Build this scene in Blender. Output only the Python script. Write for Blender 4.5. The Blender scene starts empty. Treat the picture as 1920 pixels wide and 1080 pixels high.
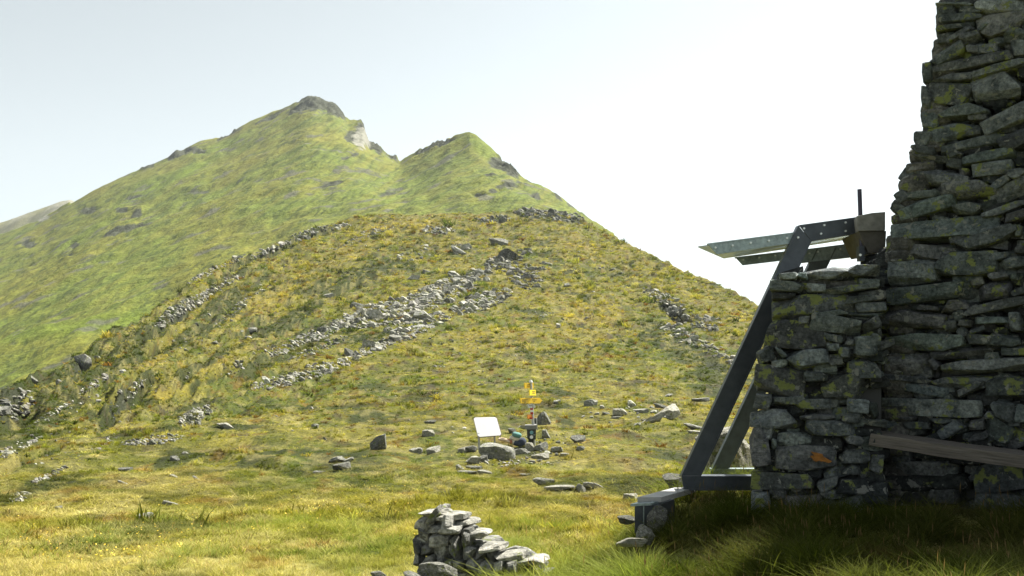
import bpy, math, random
import numpy as np
from mathutils import Vector, Matrix, Euler
R = math.radians
rng = np.random.default_rng(7)
random.seed(7)
# ------------------------------------------------------------------ camera, sky, sun, exposure
F = 1700.0
PITCH = R(4.0)
cam_d = bpy.data.cameras.new("camera")
cam_d.sensor_width = 36.0
cam_d.lens = 36.0 * F / 1920.0
cam_d.clip_start = 0.05
cam_d.clip_end = 8000
cam = bpy.data.objects.new("camera", cam_d)
bpy.context.scene.collection.objects.link(cam)
cam.rotation_euler = (R(90) + PITCH, 0, 0)
sc = bpy.context.scene
sc.camera = cam
SUN_AZ = 50.0      # degrees clockwise from the viewing direction (+Y)
SUN_EL = 55.0
world = bpy.data.worlds.new("World")
sc.world = world
world.use_nodes = True
wn = world.node_tree
bg = wn.nodes["Background"]
sky = wn.nodes.new("ShaderNodeTexSky")
sky.sky_type = 'NISHITA'
sky.sun_disc = False
sky.sun_elevation = R(SUN_EL)
sky.sun_rotation = R(SUN_AZ)
sky.altitude = 2200
sky.air_density = 1.0
sky.dust_density = 6.0
sky.ozone_density = 1.0
hs = wn.nodes.new("ShaderNodeHueSaturation")      # thin summer haze whitens the sky
hs.inputs["Saturation"].default_value = 0.25
wn.links.new(sky.outputs[0], hs.inputs["Color"])
mm = wn.nodes.new("ShaderNodeMix"); mm.data_type = 'RGBA'; mm.blend_type = 'MULTIPLY'; mm.inputs[0].default_value = 1
mm.inputs[7].default_value = (.98, 1.035, .985, 1)
wn.links.new(hs.outputs[0], mm.inputs[6]); wn.links.new(mm.outputs[2], bg.inputs[0])
bg.inputs[1].default_value = 0.068
sun_d = bpy.data.lights.new("sun", 'SUN')
sun_d.energy = 5.0
sun_d.angle = R(0.5)
sun_d.color = (1.0, 0.955, 0.86)
sun = bpy.data.objects.new("sun", sun_d)
sc.collection.objects.link(sun)
sd = Vector((math.sin(R(SUN_AZ)) * math.cos(R(SUN_EL)), math.cos(R(SUN_AZ)) * math.cos(R(SUN_EL)), math.sin(R(SUN_EL))))
sun.rotation_euler = (-sd).to_track_quat('-Z', 'Y').to_euler()
sc.view_settings.view_transform = 'Standard'
sc.view_settings.look = 'None'
sc.view_settings.gamma = 1
sc.view_settings.exposure = 1.42
sc.render.engine = 'CYCLES'
sc.cycles.use_denoising = True
sc.cycles.caustics_reflective = False
sc.cycles.caustics_refractive = False
sc.cycles.sample_clamp_indirect = 2.5
sc.cycles.max_bounces = 5
sc.cycles.diffuse_bounces = 2
sc.cycles.transparent_max_bounces = 6
# ------------------------------------------------------------------ small helpers
CP, SP = math.cos(PITCH), math.sin(PITCH)
def ray(px, row):
    u = (np.asarray(px, float) - 960) / F
    v = (540 - np.asarray(row, float)) / F
    return np.stack([u + 0 * v, CP - v * SP + 0 * u, SP + v * CP + 0 * u], -1)
def W(px, row, Y):
    d = ray(px, row)
    return d * (Y / d[..., 1])[..., None] if np.ndim(px) else d * (Y / d[1])
def e_of_row(row):
    v = (540 - np.asarray(row, float)) / F
    return (SP + v * CP) / (CP - v * SP)
def project(X, Y, Z):
    fw = Y * CP + Z * SP
    return 960 + F * X / fw, 540 - F * (Z * CP - Y * SP) / fw
def sstep(a, b, x):
    t = np.clip((x - a) / (b - a), 0, 1)
    return t * t * (3 - 2 * t)
_T = np.random.default_rng(99).random((16, 256, 256)).astype(np.float32)
def vn(x, y, s=0):
    x = np.asarray(x, float); y = np.asarray(y, float)
    xi = np.floor(x).astype(np.int64); yi = np.floor(y).astype(np.int64)
    fx = x - xi; fy = y - yi
    fx = fx * fx * (3 - 2 * fx); fy = fy * fy * (3 - 2 * fy)
    T = _T[s % 16]
    a = T[xi & 255, yi & 255]; b = T[(xi + 1) & 255, yi & 255]
    c = T[xi & 255, (yi + 1) & 255]; d = T[(xi + 1) & 255, (yi + 1) & 255]
    return (a + (b - a) * fx) * (1 - fy) + (c + (d - c) * fx) * fy
def fbm(x, y, o=4, s=0, g=0.5):
    t = 0; amp = 1; n = 0
    for k in range(o):
        t = t + amp * vn(x, y, s + k); n += amp; amp *= g
        x, y = (x * 1.6 + y * 1.2) + 17.3, (-x * 1.2 + y * 1.6) + 5.1
    return t / n          # 0..1
def noise3(p, f, s=0):    # cheap 3-D noise from three planes, -1..1
    return (vn(p[:, 0] * f + p[:, 2] * f * .7, p[:, 1] * f + 3.1, s) + vn(p[:, 1] * f + 9, p[:, 2] * f + p[:, 0] * f * .5, s + 1)
            + vn(p[:, 2] * f + 4, p[:, 0] * f + p[:, 1] * f * .6, s + 2)) * (2 / 3) - 1
def pchip(xs, ys):
    xs = np.array(xs, float); ys = np.array(ys, float)
    h = np.diff(xs); dl = np.diff(ys) / h
    m = np.zeros_like(xs); m[0] = dl[0]; m[-1] = dl[-1]
    for i in range(1, len(xs) - 1):
        if dl[i - 1] * dl[i] > 0:
            w1 = 2 * h[i] + h[i - 1]; w2 = h[i] + 2 * h[i - 1]
            m[i] = (w1 + w2) / (w1 / dl[i - 1] + w2 / dl[i])
    def f(x):
        x = np.clip(x, xs[0], xs[-1])
        i = np.clip(np.searchsorted(xs, x) - 1, 0, len(xs) - 2)
        t = (x - xs[i]) / h[i]; t2 = t * t; t3 = t2 * t
        return ((2 * t3 - 3 * t2 + 1) * ys[i] + (t3 - 2 * t2 + t) * h[i] * m[i] + (-2 * t3 + 3 * t2) * ys[i + 1] + (t3 - t2) * h[i] * m[i + 1])
    return f
# ------------------------------------------------------------------ terrain shape
# height profile of the spur along the view: distance -> z / distance
_Y = [1.0, 2.0, 4.0, 6.0, 8.0, 10.0]
_e = [-1.62, -0.835, -0.45, -0.325, -0.262, -0.230]
for yy, rr in [(15, 1000), (22, 925), (33, 838), (48, 778), (70, 712), (100, 645), (145, 562), (200, 470), (250, 400), (330, 320)]:
    _Y.append(yy); _e.append(float(e_of_row(rr)))
eN = pchip(np.log(_Y), _e)
_lf = np.linspace(0, math.log(330), 3000)
_ef = eN(_lf)
def Y_of_e(e):
    return np.exp(np.interp(e, _ef, _lf))
R1 = [(-900, 960), (-500, 890), (-200, 822), (-100, 795), (0, 757), (75, 705), (150, 655), (230, 612), (300, 568), (350, 530), (400, 502), (450, 482), (510, 462), (560, 440), (620, 420), (660, 405), (700, 399),
      (800, 401), (880, 403), (930, 398), (960, 393), (1010, 392), (1060, 400), (1100, 412), (1150, 441), (1195, 466), (1240, 487), (1300, 515), (1360, 543), (1420, 571), (1500, 602), (1700, 650), (2000, 700), (2900, 790)]
R2 = [(-900, 640), (-200, 505), (0, 441), (70, 415), (138, 381), (190, 350), (230, 331), (260, 319), (300, 301), (330, 285), (375, 265), (420, 252), (470, 225), (520, 206), (545, 196), (560, 184), (572, 180), (585, 177), (600, 184),
      (612, 193), (625, 195), (637, 205), (652, 224), (680, 227), (687, 245), (692, 264), (715, 276), (728, 291), (750, 303), (770, 291), (800, 274), (830, 265), (860, 252), (880, 247), (895, 254), (915, 271), (932, 286), (952, 300), (975, 326),
      (1010, 346), (1045, 366), (1075, 388), (1100, 410), (1150, 440), (1195, 470), (1260, 515), (1420, 610), (2900, 850)]
C2d = [(-900, 900), (0, 760), (140, 740), (400, 800), (585, 760), (650, 710), (700, 660), (750, 610), (800, 560), (880, 510), (950, 460), (1010, 420), (1100, 360), (1200, 300), (1400, 260), (2900, 400)]
B2d = [(-900, 150), (0, 190), (150, 230), (400, 310), (650, 350), (800, 330), (950, 300), (1100, 275), (1200, 250), (1400, 210), (2900, 330)]
def tab(t):
    a = np.array(t, float)
    return lambda x: np.interp(x, a[:, 0], a[:, 1])
def tabs(t, w):                   # slightly smoothed table
    a = np.array(t, float); xs = np.linspace(a[0, 0], a[-1, 0], 6000)
    ys = np.interp(xs, a[:, 0], a[:, 1]); k = max(1, int(w / (xs[1] - xs[0])))
    ker = np.hanning(2 * k + 3); ker /= ker.sum()
    yp = np.convolve(np.pad(ys, k + 1, mode='edge'), ker, 'valid')
    return lambda x: np.interp(x, xs, yp)
r1 = tabs(R1, 18); r2 = tabs(R2, 3); r2s = tabs(R2, 75); c2 = tabs(C2d, 110); b2 = tabs(B2d, 60)
def ell(px, row, cx, cy, rx, ry, ang):
    a = R(ang); dx = px - cx; dy = row - cy
    u = dx * math.cos(a) + dy * math.sin(a); v = -dx * math.sin(a) + dy * math.cos(a)
    return np.clip(1.6 - np.sqrt((u / rx) ** 2 + (v / ry) ** 2) * 1.0, 0, 1)
# rocky places on the far mountain (cx, cy, rx, ry, angle)
MROCK = [(585, 192, 34, 14, 20), (628, 208, 24, 12, 40), (562, 205, 26, 9, -25), (680, 245, 14, 22, 10), (700, 275, 26, 9, 35), (735, 296, 14, 5, 35), (340, 288, 30, 6, -22), (375, 284, 14, 6, -10), (275, 314, 16, 4, -20), (430, 250, 26, 3, -25),
         (505, 220, 30, 4, -25), (250, 368, 16, 4, -10), (228, 394, 14, 4, -5), (255, 402, 12, 5, -20), (370, 357, 22, 4, -12), (165, 392, 20, 4, -15), (210, 437, 20, 5, -20), (140, 455, 9, 8, 0), (55, 458, 14, 5, -10), (255, 425, 34, 5, -15), (128, 479, 10, 3, -10),
         (800, 280, 22, 5, -25), (832, 268, 20, 5, -15), (938, 300, 20, 9, 10), (950, 308, 16, 8, 30), (960, 320, 14, 7, 20), (918, 337, 14, 4, 0), (945, 356, 20, 5, -8), (980, 350, 12, 4, 20),
         (900, 372, 14, 4, 0), (925, 366, 9, 4, 0), (1005, 372, 10, 4, 10), (1070, 388, 12, 3, 40), (1045, 372, 14, 3, 40), (1180, 458, 20, 4, 35), (620, 345, 24, 4, -8), (655, 298, 16, 3, -8), (730, 360, 16, 3, -8), (700, 265, 14, 12, 40), (660, 262, 14, 14, 0)]
MPALE = [(678, 262, 20, 24, 20), (80, 412, 14, 4, -15)]
GROCK = [(1000, 402, 36, 12, 15), (1065, 412, 34, 7, 8), (985, 397, 24, 6, 5), (930, 413, 20, 5, -5), (905, 418, 14, 4, 0), (1250, 575, 26, 11, 25), (1290, 600, 26, 6, 25), (1245, 558, 20, 5, 25), (20, 762, 34, 20, -20), (335, 588, 24, 6, -35), (225, 755, 34, 7, -40), (150, 678, 16, 9, 0), (320, 590, 50, 4, -35), (360, 778, 20, 9, -30), (1345, 690, 30, 10, 10)]
def rockmask(px, row, L):
    m = np.zeros_like(px)
    for q in L:
        m = np.maximum(m, ell(px, row, *q))
    return m
HOLLOW = [(590, 438, 50, 5, -15), (500, 476, 50, 6, -22), (440, 502, 40, 6, -30), (365, 566, 60, 6, -38), (300, 620, 50, 7, -35), (238, 758, 62, 9, -42), (150, 692, 46, 11, -35), (16, 792, 50, 14, -25), (1266, 586, 26, 7, 30), (640, 545, 50, 5, -20), (250, 690, 60, 5, -38), (430, 640, 60, 5, -30), (560, 560, 60, 4, -25), (420, 705, 60, 5, -25), (60, 860, 50, 6, -25)]
def mound_w(X, Y):
    return sstep(0.55, 2.1, X + 0.16 * (Y - 6) * (Y < 6) ) * sstep(2.0, 4.2, Y) * (1 - sstep(9.4, 13.5, Y + 0.0 * X))
def mound_z(X, Y):
    return -1.42 - 0.10 * sstep(6, 4, Y) + 0.05 * sstep(3, 5, X)
def height(X, Y, noise=True, info=False):
    X = np.asarray(X, float); Y = np.asarray(Y, float)
    e = np.full(np.broadcast(X, Y).shape, 0.0); X = X + e; Y = Y + e
    L = np.log(np.maximum(Y, 1.0))
    for _ in range(3):
        px = np.clip(960 + F * X / (Y * (CP + e * SP)), -900, 2900)
        er1 = e_of_row(r1(px)); c1 = Y_of_e(er1)
        B = np.maximum(b2(px), c1 * 1.12); C = np.maximum(c2(px), B * 1.15)
        er2 = e_of_row(r2(px))
        er2 = np.where(er2 > er1, er2, er1 - .02)
        ers = e_of_row(r2s(px)); ers = np.where(ers > er1, ers, er1 - .02)
        near = eN(L)
        w = np.clip((Y - c1) / (B - c1), 0, 1)
        eb = er1 - 0.016
        dipc = 0.016 + 0.05 * (1 - sstep(560, 760, px)) + 0.02 * sstep(1150, 1300, px)
        hid = er1 + (eb - er1) * w - dipc * np.sin(np.pi * w ** .8)
        w2 = np.clip((L - np.log(B)) / (np.log(C) - np.log(B)), 0, 1)
        gw = sstep(.62, .985, w2); mt = eb + (ers + (er2 - ers) * gw - eb) * w2 ** 0.92
        bh = (er2 * C - 0.75 * (Y - C)) / Y
        e = np.where(Y <= c1, near, np.where(Y <= B, hid, np.where(Y <= C, mt, bh)))
    Z = e * Y
    px, row = project(X, Y, Z)
    mtn = Y > B * 0.98
    if noise:
        k = sstep(14, 45, Y)
        # contour-wise streaks: the slope falls to the left, so hummocks stretch along the hill
        n = (fbm(X / 14, Y / 22, 3, 1) - .5) * 1.6 * sstep(30, 80, Y) + (fbm(X / 3.2, Y / 4.6, 3, 3) - .5) * (0.34 + .5 * sstep(40, 120, Y)) * (.35 + .65 * k)
        n = n + (vn(X / .8, Y / 1.1, 6) - .5) * 0.20 * sstep(4, 24, Y) + (vn(X / .33, Y / .4, 7) - .5) * 0.07
        n = n + (vn(X / 1.5, Y / 1.7, 10) - .5) * .30 * sstep(12, 26, Y) * sstep(110, 60, Y)
        n = n + (vn(X / 1.6, Y / 2.6, 8) - .5) * .55 * sstep(40, 110, Y)
        us = px * math.cos(R(31)) - row * math.sin(R(31)); vs_ = px * math.sin(R(31)) + row * math.cos(R(31))
        n = n + (fbm(us / 45, vs_ / 9, 3, 13) - .5) * 2.5 * sstep(740, 330, px) * sstep(35, 70, Y)
        n = n - rockmask(px, row, HOLLOW) * np.clip(Y / 45, .3, 2.6) * .8 * (Y < c1 * .985)
        gr = rockmask(px, row, GROCK) * sstep(10, 30, Y)
        n = n + gr * ((np.abs(fbm(X / 2.6, Y / 2.2, 3, 9) - .5)) * 1.8 - .2)
        # trodden path up the middle of the spur
        xp = np.interp(row, [560, 600, 660, 700, 760], [1112, 1110, 1108, 1085, 1030])
        xp = xp + 5 * np.sin(row / 9.0)
        n = n - 0.30 * np.exp(-((px - xp) / 4.5) ** 2) * (row > 590) * (row < 700) * (Y < c1) * (np.sin(row * .55 + px * .1) > -.3)
        m = (fbm(X / 60, Y / 90, 3, 2) - .5) * 7 + (fbm(X / 16, Y / 22, 3, 4) - .5) * 3.2 + (vn(X / 5, Y / 7, 5) - .5) * 1.0 + (fbm(X / 9, Y / 5, 2, 12) - .5) * 1.2
        mr = rockmask(px, row, MROCK)
        mr = mr * np.where(px > 1000, .25, 1.0)
        m = m + mr * ((fbm(X / 9, Y / 8, 4, 10) - .5) * 9 + (np.abs(vn(X / 3.5, Y / 3, 9) - .5)) * 3.5 - 1.5) * np.where(w2 > .9, 1.2, .55)
        us = px * math.cos(R(27)) - row * math.sin(R(27)); vs_ = px * math.sin(R(27)) + row * math.cos(R(27))
        m = m + (fbm(us / 26, vs_ / 5.5, 3, 5) - .5) * 1.7 * np.clip(Y / 500, .3, 1.2)
        fade = np.where(Y > C, np.exp(-(Y - C) / 30), np.clip((1 - w2) * 6 + .35, 0, 1))
        Zm = m * fade
        fade = np.where(Y <= C, np.maximum(fade, .9 * np.clip(mr * 1.3, 0, 1)), fade); Zm = m * fade
        blend = sstep(0, 1, (Y - c1) / (B - c1))
        Z = Z + n * (1 - blend) + Zm * blend
    wm = mound_w(X, Y)
    zz = mound_z(X, Y) + ((fbm(X / 1.1, Y / 1.1, 3, 3) - .5) * .22 if noise else 0)
    Z = Z * (1 - wm) + zz * wm
    if info:
        return Z, px, row, c1, B, C, mtn
    return Z
# ------------------------------------------------------------------ ground colour (albedo) shared by the ground sheet and the grass on it
def mixc(a, b, t):
    return a + (b - a) * t[..., None]
GREEN = np.array([.085, .112, .020]); GOLD = np.array([.235, .198, .036]); OLIVE = np.array([.130, .137, .020]); RUST = np.array([.165, .090, .020])
DARKG = np.array([.034, .048, .012]); LIME = np.array([.120, .160, .018]); ROCKC = np.array([.155, .150, .140]); STRAW = np.array([.34, .300, .125]); EARTH = np.array([.075, .060, .035])
DARKP = [(100, 690, 110, 20, -35), (60, 800, 110, 18, -33), (250, 640, 110, 13, -33), (180, 640, 100, 12, -33), (130, 730, 120, 14, -33), (700, 510, 60, 12, -10), (640, 535, 60, 10, -10), (400, 600, 60, 8, -30), (430, 560, 60, 9, -30), (60, 915, 110, 12, -18), (330, 860, 50, 8, -10),
         (1290, 660, 60, 24, 35), (1240, 640, 40, 12, 30), (1330, 720, 50, 16, 20), (300, 560, 60, 7, -33), (20, 830, 60, 12, -33), (590, 640, 60, 7, -20), (520, 610, 70, 8, -25), (700, 630, 50, 7, -10), (1180, 640, 20, 8, 40), (1060, 790, 14, 5, 0), (490, 855, 34, 5, -15), (200, 700, 60, 10, -33), (330, 640, 60, 8, -33), (390, 690, 60, 7, -30), (520, 680, 60, 6, -20)]  # dwarf-shrub mats, with the left flank's shade painted in as well
GOLDP = [(1270, 520, 110, 24, 28), (1150, 480, 90, 20, 25), (820, 420, 160, 14, 0), (600, 500, 120, 14, -20), (560, 540, 120, 14, -25), (1100, 600, 60, 40, 0), (950, 640, 100, 20, 0), (350, 720, 140, 12, -30), (640, 475, 90, 12, -20), (1090, 470, 60, 16, 10), (1050, 960, 160, 40, 0), (1000, 560, 50, 14, 0), (200, 1040, 260, 30, -5), (700, 960, 260, 34, 0), (1150, 850, 160, 30, 0), (470, 570, 60, 7, -33), (290, 680, 60, 6, -33), (1380, 600, 60, 20, 30)]
LIMEP = [(1255, 690, 90, 16, 33), (905, 275, 34, 9, 35), (1005, 345, 20, 6, 40), (1090, 430, 40, 10, 40), (340, 330, 60, 7, -28), (250, 370, 70, 6, -30), (420, 270, 50, 6, -20), (610, 205, 10, 6, 20), (150, 440, 60, 9, -30), (130, 620, 160, 10, -12), (450, 1000, 300, 24, -6), (1050, 880, 100, 10, 0), (960, 400, 30, 6, 10)]  # lime turf; on the second peak's right face, sunlight put in as colour
def ground_colour(X, Y, px, row, mtn, c1):
    s1 = fbm(X / 9 + .15 * Y / 9, Y / 16, 4, 2); s2 = fbm(X / 2.2, Y / 3.2, 4, 5); s3 = fbm(X / 45, Y / 70, 3, 8)
    s4 = fbm(X / .5, Y / .7, 3, 11)
    def sc_(v, c, w): return np.clip((v - c) / w + .5, 0, 1)
    dk = np.maximum(rockmask(px, row, DARKP), 1.25 * rockmask(px, row, HOLLOW)); gd = rockmask(px, row, GOLDP); lm = rockmask(px, row, LIMEP)  # hollows coloured dark too, standing in for the shadow in them
    # spur
    c = mixc(np.broadcast_to(OLIVE, X.shape + (3,)), GREEN[None], sc_(s1, .54, .16) * .8)
    c = mixc(c, GOLD, np.clip(sc_(s2, .50, .18) * .5 + gd * .6 * sc_(s1, .42, .3), 0, 1))
    c = mixc(c, STRAW, sc_(s4, .60, .14) * .55 * sstep(60, 8, Y))
    c = mixc(c, RUST, sc_(fbm(X / .9 + 40, Y / 1.3, 3, 7), .68, .08) * .6)
    c = mixc(c, DARKG, np.clip(sc_(fbm(X / 3 + 80, Y / 4, 3, 13) + .36 * dk * 1.9, .69, .10), 0, 1) * .85)
    c = mixc(c, LIME, lm * .5 * sc_(s2, .46, .2))
    c = mixc(c, DARKG, sc_(fbm(X / .8 + 5, Y / 1.0, 3, 10), .63, .07) * .55 * sstep(9, 20, Y))
    c = mixc(c, STRAW, sc_(fbm(X / .9 + 31, Y / 1.2, 3, 14), .62, .1) * .45 * sstep(9, 20, Y))
    c = mixc(c, EARTH, sc_(fbm(X / 1.1 + 13, Y / 1.2, 3, 1), .70, .04) * .7 * sstep(18, 40, Y))
    gr = rockmask(px, row, GROCK)
    c = mixc(c, DARKG * .6 + ROCKC * .16, sc_(gr * .55 + fbm(X / 1.2, Y / 1.1, 3, 4) * .7, .80, .12) * sstep(10, 30, Y))
    # mountain
    t1 = fbm(X / 30 + Y / 90, Y / 60, 4, 6); t2 = fbm(X / 7, Y / 5, 3, 9); t3 = fbm(X / 3.5, Y / 16, 3, 14)
    m = mixc(np.broadcast_to(OLIVE * 1.05, X.shape + (3,)), GREEN[None] * np.array([1.26, 1.30, 1.25]), sc_(t1, .48, .34) * .75)
    m = mixc(m, GOLD[None] * .78, sc_(t2, .58, .2) * .12)
    m = mixc(m, DARKG[None] * 1.2, sc_(t3, .62, .08) * .15)
    us = px * math.cos(R(27)) - row * math.sin(R(27)); vs_ = px * math.sin(R(27)) + row * math.cos(R(27))
    m = mixc(m, DARKG[None] * 1.1, sc_(fbm(us / 11, vs_ / 2.4, 3, 3), .61, .06) * .62)
    m = mixc(m, GOLD[None] * .9, sc_(fbm(us / 70, vs_ / 8, 3, 8), .56, .25) * .28)
    m = mixc(m, LIME, lm * .75)
    m = mixc(m, ROCKC * .62, sc_(fbm(X / 12, Y / 8, 3, 3), .72, .05) * .75)
    mr = rockmask(px, row, MROCK); mp = rockmask(px, row, MPALE)
    m = mixc(m, ROCKC * .26 + DARKG * .4, sc_(mr * .75 + fbm(X / 6, Y / 5, 4, 12) * .7, .82, .12))
    m = mixc(m, ROCKC * 1.5, sc_(mp * .75 + fbm(X / 5, Y / 5, 3, 2) * .7, .92, .14))
    c = np.where(mtn[..., None], m, c * 1.12)
    c = c * (.90 + .20 * fbm(X / 5, Y / 6, 3, 15))[..., None]
    return c
# ------------------------------------------------------------------ materials
def newmat(name):
    m = bpy.data.materials.new(name); m.use_nodes = True
    nt = m.node_tree; b = nt.nodes["Principled BSDF"]
    return m, nt, b
def N(nt, t, **kw):
    n = nt.nodes.new(t)
    for k, v in kw.items(): setattr(n, k, v)
    return n
def noise_node(nt, scale, detail=4, rough=.55, vec=None):
    n = N(nt, "ShaderNodeTexNoise"); n.inputs["Scale"].default_value = scale; n.inputs["Detail"].default_value = detail; n.inputs["Roughness"].default_value = rough
    if vec is not None: nt.links.new(vec, n.inputs["Vector"])
    return n
def ramp(nt, a, b, ca=(0, 0, 0, 1), cb=(1, 1, 1, 1)):
    r = N(nt, "ShaderNodeValToRGB"); r.color_ramp.elements[0].position = a; r.color_ramp.elements[1].position = b
    r.color_ramp.elements[0].color = ca; r.color_ramp.elements[1].color = cb
    return r
def mixnode(nt, mode, fac, a, b):
    m = N(nt, "ShaderNodeMix", data_type='RGBA', blend_type=mode)
    for sock, v in ((m.inputs[0], fac), (m.inputs[6], a), (m.inputs[7], b)):
        if isinstance(v, (int, float)): sock.default_value = v
        elif isinstance(v, tuple): sock.default_value = v
        else: nt.links.new(v, sock)
    return m.outputs[2]
def ground_material(name, s_a, s_b, bumpd, lo=(.48, .50, .46, 1), hi=(1.4, 1.36, 1.3, 1)):
    m, nt, b = newmat(name)
    at = N(nt, "ShaderNodeAttribute", attribute_name="col")
    tc = N(nt, "ShaderNodeTexCoord")
    n1 = noise_node(nt, s_a, 6, .65, tc.outputs["Object"]); n2 = noise_node(nt, s_b, 5, .6, tc.outputs["Object"])
    r1_ = ramp(nt, .3, .72, lo, hi); nt.links.new(n1.outputs[0], r1_.inputs[0])
    r2_ = ramp(nt, .3, .7, (.72, .74, .66, 1), (1.25, 1.22, 1.2, 1)); nt.links.new(n2.outputs[0], r2_.inputs[0])
    c = mixnode(nt, 'MULTIPLY', 1.0, at.outputs["Color"], r1_.outputs[0])
    c = mixnode(nt, 'MULTIPLY', 1.0, c, r2_.outputs[0])
    nt.links.new(c, b.inputs["Base Color"])
    b.inputs["Roughness"].default_value = .9; b.inputs["Specular IOR Level"].default_value = .15
    bp = N(nt, "ShaderNodeBump"); bp.inputs["Distance"].default_value = bumpd; bp.inputs["Strength"].default_value = 1
    nt.links.new(n1.outputs[0], bp.inputs["Height"]); nt.links.new(bp.outputs[0], b.inputs["Normal"])
    return m
M_GROUND = ground_material("meadow", 3.2, .6, .22)
M_MOUNT = ground_material("mountain_grass", .55, .11, 1.1, (.66, .70, .62, 1), (1.30, 1.32, 1.22, 1))
def rock_material(name, scale=1.0, lich=1.0, dark=1.0):
    m, nt, b = newmat(name)
    tc = N(nt, "ShaderNodeTexCoord"); oi = N(nt, "ShaderNodeObjectInfo")
    at = N(nt, "ShaderNodeAttribute", attribute_name="col")
    off = N(nt, "ShaderNodeVectorMath", operation='MULTIPLY_ADD'); nt.links.new(oi.outputs["Random"], off.inputs[0]); off.inputs[1].default_value = (37, 21, 53); nt.links.new(tc.outputs["Object"], off.inputs[2])
    V = off.outputs[0]
    n1 = noise_node(nt, 3.0 * scale, 8, .68, V)
    n2 = noise_node(nt, 14.0 * scale, 6, .7, V)
    n3 = noise_node(nt, 5.0 * scale, 5, .6, V); n3.inputs["Distortion"].default_value = .6
    cr = ramp(nt, .32, .68, (.060 * dark, .064 * dark, .062 * dark, 1), (.30 * dark, .29 * dark, .262 * dark, 1)); nt.links.new(n1.outputs[0], cr.inputs[0])
    sp = ramp(nt, .34, .66, (.45, .46, .46, 1), (1.5, 1.5, 1.46, 1)); nt.links.new(n2.outputs[0], sp.inputs[0])
    c = mixnode(nt, 'MULTIPLY', 1.0, cr.outputs[0], sp.outputs[0])
    c = mixnode(nt, 'MULTIPLY', 1.0, c, at.outputs["Color"])
    # pale crust lichen patches
    pr = ramp(nt, .60, .64); nt.links.new(n3.outputs[0], pr.inputs[0])
    c = mixnode(nt, 'MIX', pr.outputs[0], c, (.33 * dark, .335 * dark, .30 * dark, 1))
    # yellow-green map lichen, amount from the stone's own attribute
    n4 = noise_node(nt, 3.6 * scale, 6, .66, V)
    add = N(nt, "ShaderNodeMath", operation='MULTIPLY_ADD'); nt.links.new(at.outputs["Alpha"], add.inputs[0]); add.inputs[1].default_value = .125 * lich; nt.links.new(n4.outputs[0], add.inputs[2])
    lr = ramp(nt, .60, .635); nt.links.new(add.outputs[0], lr.inputs[0])
    c = mixnode(nt, 'MIX', lr.outputs[0], c, mixnode(nt, 'MIX', n2.outputs[0], (.09, .12, .05, 1), (.24, .26, .07, 1)))
    nt.links.new(c, b.inputs["Base Color"])
    b.inputs["Roughness"].default_value = .85; b.inputs["Specular IOR Level"].default_value = .25
    # layered cleavage of schist
    mp = N(nt, "ShaderNodeMapping"); mp.inputs["Scale"].default_value = (2.0 * scale, 2.0 * scale, 11.0 * scale); nt.links.new(V, mp.inputs[0])
    n5 = noise_node(nt, 1.6, 6, .65, mp.outputs[0])
    ad = N(nt, "ShaderNodeMath", operation='ADD'); nt.links.new(n5.outputs[0], ad.inputs[0]); nt.links.new(n2.outputs[0], ad.inputs[1])
    bp = N(nt, "ShaderNodeBump"); bp.inputs["Distance"].default_value = .085 / scale; bp.inputs["Strength"].default_value = .8
    nt.links.new(ad.outputs[0], bp.inputs["Height"]); nt.links.new(bp.outputs[0], b.inputs["Normal"])
    return m
M_WALL = rock_material("lichen_schist", 2.4, .50, .62)
M_ROCK = rock_material("sunlit_schist", 1.1, .5, 1.6)
M_CORE = newmat("wall_core")[0]; M_CORE.node_tree.nodes["Principled BSDF"].inputs["Base Color"].default_value = (.008, .008, .008, 1)  # near black, painting in the deep shade of the gaps between stones
def simple(name, col, rough=.5, metal=0.0, var=.25, scale=12, bump=.0, spec=.5):
    m, nt, b = newmat(name)
    tc = N(nt, "ShaderNodeTexCoord"); n = noise_node(nt, scale, 6, .65, tc.outputs["Object"])
    r = ramp(nt, .3, .7, (1 - var, 1 - var, 1 - var, 1), (1 + var, 1 + var, 1 + var, 1)); nt.links.new(n.outputs[0], r.inputs[0])
    nt.links.new(mixnode(nt, 'MULTIPLY', 1.0, (*col, 1), r.outputs[0]), b.inputs["Base Color"])
    b.inputs["Roughness"].default_value = rough; b.inputs["Metallic"].default_value = metal; b.inputs["Specular IOR Level"].default_value = spec
    if bump:
        bp = N(nt, "ShaderNodeBump"); bp.inputs["Distance"].default_value = bump; nt.links.new(n.outputs[0], bp.inputs["Height"]); nt.links.new(bp.outputs[0], b.inputs["Normal"])
    return m
# ------------------------------------------------------------------ mesh / object helpers
COL = sc.collection
def mesh_np(name, verts, faces, mat=None, col=None, smooth=False):
    """verts (n,3); faces (m,3|4) array"""
    me = bpy.data.meshes.new(name)
    v = np.asarray(verts, np.float32); f = np.asarray(faces, np.int32)
    me.vertices.add(len(v)); me.vertices.foreach_set("co", v.ravel())
    k = f.shape[1]
    me.loops.add(f.size); me.loops.foreach_set("vertex_index", f.ravel())
    me.polygons.add(len(f)); me.polygons.foreach_set("loop_start", np.arange(len(f), dtype=np.int32) * k)
    me.update(calc_edges=True)
    if col is not None:
        c = np.ones((len(v), 4), np.float32); c[:, :col.shape[1]] = col
        a = me.color_attributes.new("col", 'FLOAT_COLOR', 'POINT'); a.data.foreach_set("color", c.ravel())
    me.polygons.foreach_set("use_smooth", np.full(len(f), smooth))
    if mat: me.materials.append(mat)
    return me
def link(name, me, parent=None, **props):
    o = bpy.data.objects.new(name, me); COL.objects.link(o)
    if parent is not None: o.parent = parent
    for k, v in props.items(): o[k] = v
    return o
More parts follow.
